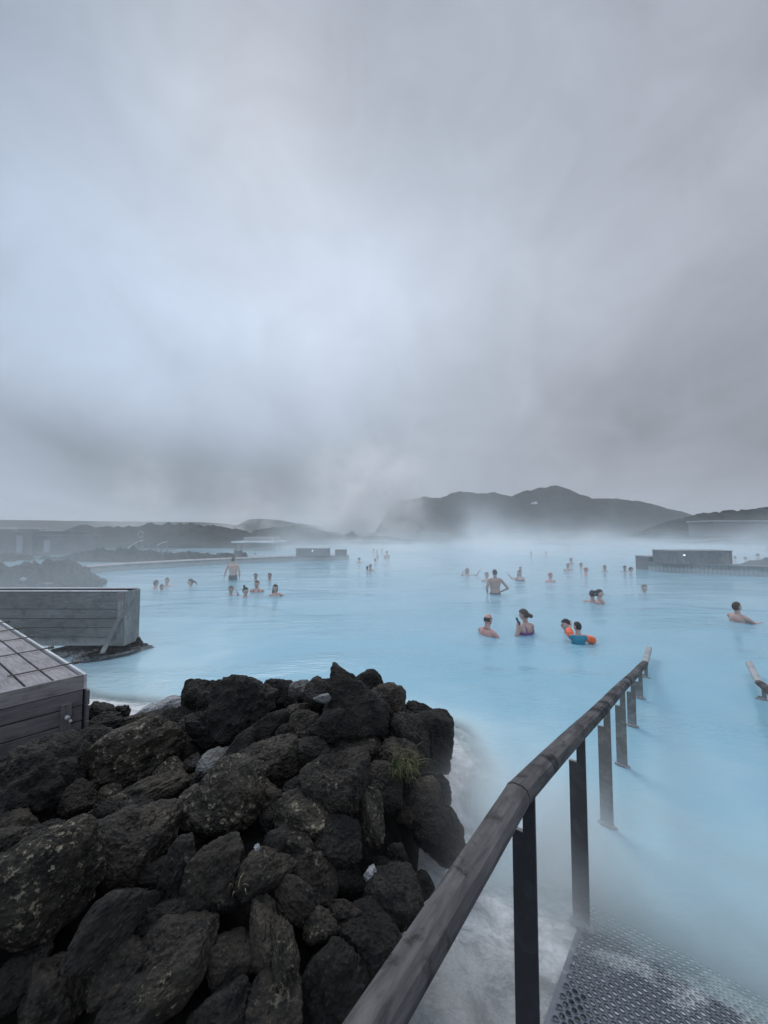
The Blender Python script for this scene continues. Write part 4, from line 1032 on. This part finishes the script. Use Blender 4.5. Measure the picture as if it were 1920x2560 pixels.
    if wear:
        kind, colr = wear; m = cloth(kind+str(colr), colr)
        if kind == 'shirt':
            pp = list(torso_only); 
            for s in (-1, 1): pp.append(capsule((s*sw*.55, .012, 1.405), (s*sw, .008, 1.375), .054, .060)); e = Vector(ar['L' if s < 0 else 'R'][0]); pp.append(capsule((s*sw, .008, 1.375), Vector((s*sw, .008, 1.375)).lerp(e, .30), .058, .052))
            rmesh('shirt', pp, .012, m, root, 1, cut=lambda c: .9 < c.z < 1.435)
        if kind == 'swimsuit':
            pp = list(torso_only)
            for s in (-1, 1): pp.append(capsule((s*.075, -.088, 1.245), (s*.078, -.104, 1.235), .061, .053)); pp.append(capsule((s*.085, 0, .90), (s*.09, 0, .82), .092, .086))
            rmesh('swimsuit', pp, .011, m, root, 1, cut=lambda c: c.z > .84 and (c.z < 1.30 if c.y > 0 else c.z < 1.33) or (abs(abs(c.x)-.085) < .014 and 1.2 < c.z < 1.44))
        if kind == 'trunks':
            pp = [loft([(x, y, z, a+.008, b_+.008) for x, y, z, a, b_ in tor[:5]], 24)]
            for s in (-1, 1): pp.append(capsule((s*.085, 0, .90), (s*.095, -.005, .62), .097, .078))
            rmesh('swim_trunks', pp, .012, m, root, 1, cut=lambda c: .58 < c.z < .985)
    return root, hm, ar
# ---- the near bathers
person('bald man seen from behind with a dark cord round his neck', 1219, 1587, .17, 118, 'r', 'fringe', 'k', lean=0, head=(6, 12), cord=True, beard=True, vox=.010,
       arms={'L': ((-.27, -.10, 1.20), (-.18, -.28, 1.16)), 'R': ((.27, -.10, 1.20), (.18, -.28, 1.16))})
wr, whm, war = person('woman in a purple swimsuit with a low bun holding up a phone', 1314, 1585, .25, -152, 'l', 'bun', 'b', head=(8, 14), vox=.007, wear=('swimsuit', (.16, .05, .20)),
       arms={'R': ((.30, .03, 1.20), (.25, .03, 1.385)), 'Rh': ((-.25, .10, .95), (-.8, -.3, 0), 1.0), 'L': ((-.25, -.02, 1.14), (-.20, -.18, 1.0))})
bpy.context.view_layer.update()
M4 = Matrix.Translation(wr.location) @ Matrix.Rotation(wr.rotation_euler.z, 4, 'Z')
a = M4 @ Vector((.225, .055, 1.44)); c = M4 @ Vector((.262, .02, 1.585))
b = MB(); b.bar(a, c, .012, .072, (1, .2, 0)); ph = b.build('phone', M_black, bevel=.003); tag(ph, 'black phone held up at an angle by the woman in the purple swimsuit', 'phone')
b = MB(); n_ = Vector((1, .2, 0)).normalized(); b.bar(a.lerp(c, .80)-n_*.0075, a.lerp(c, .93)-n_*.0075, .003, .03, (1, .2, 0)); b.build('camera_bump', M_inner, ph)
person('dark haired woman facing left just behind the child with orange armbands', 1418, 1583, .045, -82, 'l', 'short', 'k', vox=.009, head=(4, -6))
cr, chm, car = person('child in a teal shirt with orange armbands, back to the camera', 1446, 1609, .20, 168, 'l', 'crew', 'k', sc=.80, slim=.76, vox=.009, head=(2, 28), wear=('shirt', (.015, .20, .30)),
       arms={'L': ((-.31, -.08, 1.31), (-.35, -.26, 1.26)), 'R': ((.15, -.16, 1.46), (.10, -.26, 1.56))})
M_orange = cloth('orange_armband', (.86, .15, .05))
for s, e, w in ((-1, (-.31, -.08, 1.31), (-.35, -.26, 1.26)), (1, (.15, -.16, 1.46), (.10, -.26, 1.56))):
    sh = Vector((s*.143, .008, 1.375)); e = Vector(e); d = (e-sh).normalized(); p0 = sh.lerp(e, .30); p1 = e+d*.01
    pr = []
    for k in (0, 1): # two inflated chambers round the upper arm
        q0 = p0.lerp(p1, .05+.5*k); q1 = p0.lerp(p1, .45+.5*k); pr.append(capsule(q0, q1, .080, .084, 14, 4))
    u = d.orthogonal().normalized(); pr.append(capsule(p0.lerp(p1, .2)+u*.05, p0.lerp(p1, .8)+u*.05, .05, .05)); pr.append(capsule(p0.lerp(p1, .2)-u*.05, p0.lerp(p1, .8)-u*.05, .05, .05))
    rmesh('armband', pr, .008, M_orange, cr, 1)
    v0 = p0.lerp(p1, .5)+Vector((0, .085, .03)); b = MB(); 
    mb = rmesh('air_valve', [capsule(v0, v0+Vector((0, .02, .01)), .010, .008, 8, 2)], .004, M_black, cr, 0)
person('boy with short brown hair at the right edge stretching an arm over the water', 1846, 1554, .21, 97, 'l', 'short', 'b', vox=.008, head=(-14, 0), sc=.98,
       arms={'L': ((-.23, -.17, 1.245), (-.15, -.42, 1.262)), 'Lh': ((.3, -1, -.02), (0, 0, -1), .35), 'R': ((.22, -.2, 1.2), (.15, -.4, 1.15))})
person('dark haired bather close beside the woman with tousled hair', 1481, 1505, .10, 150, 'l', 'short', 'k', vox=.010)
person('woman with tousled wet dark hair and dark swimsuit straps', 1500, 1509, .16, 40, 'l', 'tousled', 'k', vox=.010, head=(-6, 20), wear=('swimsuit', (.03, .045, .045)))
person('lone bather with cropped hair facing the camera beyond the handrail end', 1611, 1481, .03, 8, 'l', 'short', 's', vox=.011)
person('man standing waist deep with his back turned and hands on his hips', 1238, 1485, .56, 176, 'm', 'crew', 'k', vox=.010, head=(2, 14), wear=('trunks', (.03, .04, .06)),
       arms={'L': ((-.40, .04, 1.12), (-.21, -.06, 1.0)), 'R': ((.27, .04, 1.10), (.23, -.10, .96))})
person('blond bather partly hidden behind the man with hands on hips', 1217, 1453, .14, 20, 'l', 'short', 'g', vox=.012)
person('bather lifting one arm out of the water, farthest left of the right hand group', 1169, 1438, .09, 5, 'l', 'long', 'g', vox=.009,
       arms={'R': ((.42, -.08, 1.41), (.54, -.10, 1.60)), 'L': ((-.29, -.05, 1.44), (-.16, -.10, 1.64))})
person('dark haired woman in dark swimsuit raising her hand at left', 1299, 1452, .20, 350, 'l', 'long', 'k', vox=.009, wear=('swimsuit', (.04, .05, .07)),
       arms={'L': ((-.33, -.10, 1.37), (-.46, -.14, 1.56)), 'R': ((.25, -.05, 1.12), (.2, -.2, 1.0))})
person('bather looking over the raised hand woman from behind', 1301, 1431, .05, 0, 'l', 'short', 'b')
person('bather with a reddish head and bare shoulders, alone near the middle', 1376, 1455, .13, 12, 'r', 'cap', 'r', vox=.011)
person('bather with fair hair in a group by the misty middle', 1420, 1426, .13, 0, 'l', 'short', 'g')
person('faint bather showing head and arm in the mist', 1428, 1409, .12, 30, 'l', 'short', 'g')
person('bather behind the one with a reddish head', 1453, 1420, .05, 10, 'l', 'short', 'b')
person('bather with reddish hair leaning to the left', 1465, 1438, .12, 60, 'r', 'cap', 'r', head=(0, 20))
person('bather with dark hair between the reddish head and the wall box', 1512, 1428, .07, 0, 'm', 'short', 'k')
person('left one of two bathers near the end of the right wall', 1562, 1429, .07, -20, 'm', 'cap', 'b')
person('right one of two bathers near the end of the right wall', 1577, 1431, .03, 60, 'l', 'short', 'k')
# ---- left side group
person('man standing waist deep seen from behind by the boardwalk', 582, 1450, .72, 184, 'l', 'short', 'b', vox=.010, head=(4, -25), wear=('trunks', (.035, .06, .065)),
       arms={'L': ((-.27, .03, 1.12), (-.26, -.02, .88)), 'R': ((.29, .03, 1.13), (.36, -.02, .90))})
person('leftmost bather of the trio near the wall box, brown hair', 389, 1472, .07, 160, 'l', 'short', 'b')
person('tallest of the trio near the wall box with fair skin', 417, 1466, .09, 10, 'l', 'short', 'b')
person('dark small head at the front of the trio near the wall box', 404, 1474, -.01, 60, 'm', 'short', 'k', sc=.85)
person('bather with a ponytail pointing right, alone between the trio and the standing man', 477, 1466, .04, -70, 'l', 'pony', 'b')
person('left one of two heads right of the standing man', 639, 1450, .05, 10, 'm', 'short', 'k')
person('right one of two heads right of the standing man', 674, 1450, .06, 0, 'm', 'short', 'k')
person('woman with a light brown bun at left raising one hand', 577, 1487, .05, 30, 'l', 'bun', 'g', vox=.009, arms={'R': ((.24, -.16, 1.36), (.17, -.22, 1.50)), 'L': ((-.23, -.1, 1.15), (-.2, -.25, 1.1))})
person('woman with a dark top knot turned to the right', 613, 1492, .06, 60, 'l', 'top', 'k', vox=.010)
person('woman facing the camera with dark straps on her shoulders', 642, 1480, .15, 0, 'l', 'short', 'b', vox=.010, wear=('swimsuit', (.02, .02, .025)))
person('woman with long dark wet hair resting an arm forward at right of the left group', 688, 1488, .11, 40, 'l', 'long', 'k', vox=.009, head=(0, -30), arms={'R': ((.26, -.12, 1.36), (.08, -.26, 1.40)), 'L': ((-.24, -.1, 1.2), (-.1, -.28, 1.2))})
# ---- centre, beyond the boardwalk tip
person('bather with wide shoulders nearest the boardwalk tip', 898, 1406, .09, 180, 'l', 'short', 'k')
person('front bather of the pair at the centre of the lagoon', 926, 1426, .09, -20, 'm', 'short', 'k')
person('smaller head left in the pair at the centre of the lagoon', 918, 1426, .04, 150, 'm', 'short', 'k', sc=.8)
person('bather in yellowish top beyond the centre pair', 938, 1407, .05, 170, 'l', 'short', 'g', wear=('shirt', (.45, .42, .10)))
person('bather with flushed face behind the yellowish one', 944, 1398, .05, 0, 'r', 'short', 'b')
person('faint taller bather in the mist at the centre right', 967, 1397, .35, 20, 'l', 'short', 'b')
faint = [(942, 1383), (955, 1379), (934, 1380), (1328, 1388), (1365, 1388), (1412, 1370), (1427, 1369), (1421, 1377), (1838, 1401), (1864, 1403), (1917, 1374), (555, 1389), (638, 1391), (700, 1376)]
for i, (px, wl) in enumerate(faint):
    where = ('third of three specks beyond the centre pair', 'second speck beyond the centre pair to the right', 'leftmost speck beyond the centre pair', 'left of two lone heads in the far middle', 'right of two lone heads in the far middle', 'far left of three tiny heads near the far shore', 'far right of three tiny heads near the far shore', 'lowest of three tiny heads near the far shore',
             'head just right of the tall box on the right wall', 'second head right of the tall box on the right wall', 'tiny head in mist at the right border', 'tiny head behind the boardwalk near the standing man', 'tiny head behind the boardwalk in its middle', 'tiny head behind the boardwalk below the shelter')[i]
    person('faint misty bather, '+where, px, wl, .08, (i*67) % 360, 'lm'[i % 2], 'short', 'kb'[i % 2], vox=.02, Yoff=0)
person('faint bather with bare shoulders above the dark rocks behind the right wall', 1896, 1398, .18, 10, 'l', 'tousled', 'k', vox=.015)
# ------------------------------------------------------------------ steam and air
def steam_mat(name, fn):
    m = bpy.data.materials.new(name); m.use_nodes = True; t = NT(m.node_tree); t.n.clear()
    out = t.a('ShaderNodeOutputMaterial'); v = t.a('ShaderNodeVolumePrincipled'); v.inputs['Color'].default_value = (.985, .995, 1.0, 1); v.inputs['Anisotropy'].default_value = .45
    pos = t.a('ShaderNodeTexCoord').outputs['Object']
    t.l.new(fn(t, pos), v.inputs['Density']); t.l.new(v.outputs[0], out.inputs['Volume']); m.cycles.volume_sampling = 'DISTANCE' if hasattr(m, 'cycles') else None
    return m
def steam_box(x0, x1, y0, y1, z0, z1, m, label):
    b = MB(); b.box(x0, x1, y0, y1, z0, z1); o = b.build('steam', m); o.data.uv_layers.remove(o.data.uv_layers[0]); tag(o, label, 'steam', kind='stuff'); return o
def low_layer(t, p):
    x, y, z = t.a('ShaderNodeSeparateXYZ', {0: p}).outputs
    n = t.noise(t.a('ShaderNodeMapping', {0: p, 3: (.10, .07, .22)}).outputs[0], 1.0, 3, .55)
    patch = t.step(n, .42, .64)
    n2 = t.noise(t.a('ShaderNodeMapping', {0: p, 3: (.16, .09, .10)}).outputs[0], 1.0, 4, .6)
    fall = t.m('EXPONENT', t.m('MULTIPLY', z, t.m('ADD', -1.15, t.m('MULTIPLY', t.step(n2, .44, .70), .74))))
    left = t.step(x, -3, -14)
    yf = t.m('ADD', t.step(y, 8, 45), t.m('ADD', .52, t.m('MULTIPLY', t.step(x, 3, 12), .25)))
    d = t.m('MULTIPLY', t.m('MULTIPLY', t.m('ADD', t.m('MULTIPLY', patch, 2.1), .30), fall), yf)
    d = t.m('MULTIPLY', d, t.m('SUBTRACT', 1.0, t.m('MULTIPLY', left, .90)))
    veil = t.m('MULTIPLY', t.m('MULTIPLY', t.step(t.m('ADD', x, t.m('MULTIPLY', y, .28)), 0.5, -4.5), t.step(y, 17, 13)), t.m('ADD', t.m('MULTIPLY', patch, .6), .7))
    veil = t.m('MULTIPLY', t.m('MULTIPLY', veil, t.step(z, 5.5, 2.0)), t.m('ADD', .6, t.m('MULTIPLY', t.step(x, -3, -5), .4)))
    d = t.m('ADD', t.m('MULTIPLY', d, .050), t.m('MULTIPLY', veil, .028))
    edge = t.m('MULTIPLY', t.step(y, 4.2, 6.6), t.step(z, 11.9, 7.0))
    return t.m('MULTIPLY', d, edge)
steam_box(-75, 85, 4, 70, .03, 12, steam_mat('steam_low', low_layer), 'low drifting white steam lying over the far lagoon')
def plume(cx, cy, rx, ry, ztop, dens, lean=0.0):
    def fn(t, p):
        x, y, z = t.a('ShaderNodeSeparateXYZ', {0: p}).outputs
        w = t.noise(p, .17, 6, .64); w2 = t.noise(p, .05, 2, .5)
        xx = t.m('DIVIDE', t.m('ADD', t.m('SUBTRACT', t.m('SUBTRACT', x, cx), t.m('MULTIPLY', z, lean)), t.m('MULTIPLY', t.m('SUBTRACT', w2, .5), 18)), rx)
        yy = t.m('DIVIDE', t.m('SUBTRACT', y, cy), ry); q = t.m('ADD', t.m('MULTIPLY', xx, xx), t.m('MULTIPLY', yy, yy))
        c = t.m('EXPONENT', t.m('MULTIPLY', q, -1.6))
        v = t.m('MULTIPLY', c, t.step(w, .38, .60)); v = t.m('MULTIPLY', v, t.step(t.m('DIVIDE', z, ztop), 1.0, .15))
        edge = t.m('MULTIPLY', t.step(t.m('ABSOLUTE', yy), 1.5, 1.2), 1.0)
        return t.m('MULTIPLY', t.m('MULTIPLY', v, edge), dens)
    return fn
def plume2(t, p):
    a = plume(-5, 81, 10, 7, 24, .55, .12)(t, p); b_ = plume(-29, 81, 4.5, 7, 17, .20, .05)(t, p)
    return t.m('ADD', a, b_)
steam_box(-45, 30, 70.5, 92, .5, 26, steam_mat('steam_plume', plume2), 'broad column of white steam rising beyond the lagoon at the centre left')
steam_box(-75, -45.5, 70.5, 92, .5, 30, steam_mat('steam_plume_small', plume(-50, 81, 9, 7, 26, .10, .1)), 'thin steam veil rising behind the left lava ridge')
def shore_mist(t, p):
    x, y, z = t.a('ShaderNodeSeparateXYZ', {0: p}).outputs
    n = t.noise(t.a('ShaderNodeMapping', {0: p, 3: (1.3, 1.3, 1.6)}).outputs[0], 1.0, 3, .55)
    q = t.m('ADD', t.m('POWER', t.m('ABSOLUTE', t.m('DIVIDE', t.m('SUBTRACT', x, .80), .78)), 2.0), t.m('POWER', t.m('ABSOLUTE', t.m('DIVIDE', t.m('SUBTRACT', y, 2.55), .95)), 2.0))
    c = t.m('MULTIPLY', t.step(q, 1.0, .05), t.step(z, .62, .05))
    return t.m('MULTIPLY', t.m('MULTIPLY', c, t.m('ADD', t.step(n, .35, .65), .4)), 1.7)
steam_box(.02, 1.7, 1.5, 3.6, .012, .66, steam_mat('steam_near', shore_mist), 'thin white mist drifting off the shallow water by the mound and handrail')
hz = bpy.data.materials.new('air_haze'); hz.use_nodes = True; t = NT(hz.node_tree); t.n.clear()
o = t.a('ShaderNodeOutputMaterial'); v = t.a('ShaderNodeVolumePrincipled', {'Color': (.93, .97, 1.0, 1), 'Density': .0003, 'Anisotropy': .1}); t.l.new(v.outputs[0], o.inputs['Volume'])
b = MB(); b.box(-4050, 4050, -250, 4550, -3.2, 190); o = b.build('haze', hz); o.data.uv_layers.remove(o.data.uv_layers[0]); tag(o, 'pale even haze in the air over the whole lagoon', 'haze', kind='stuff')
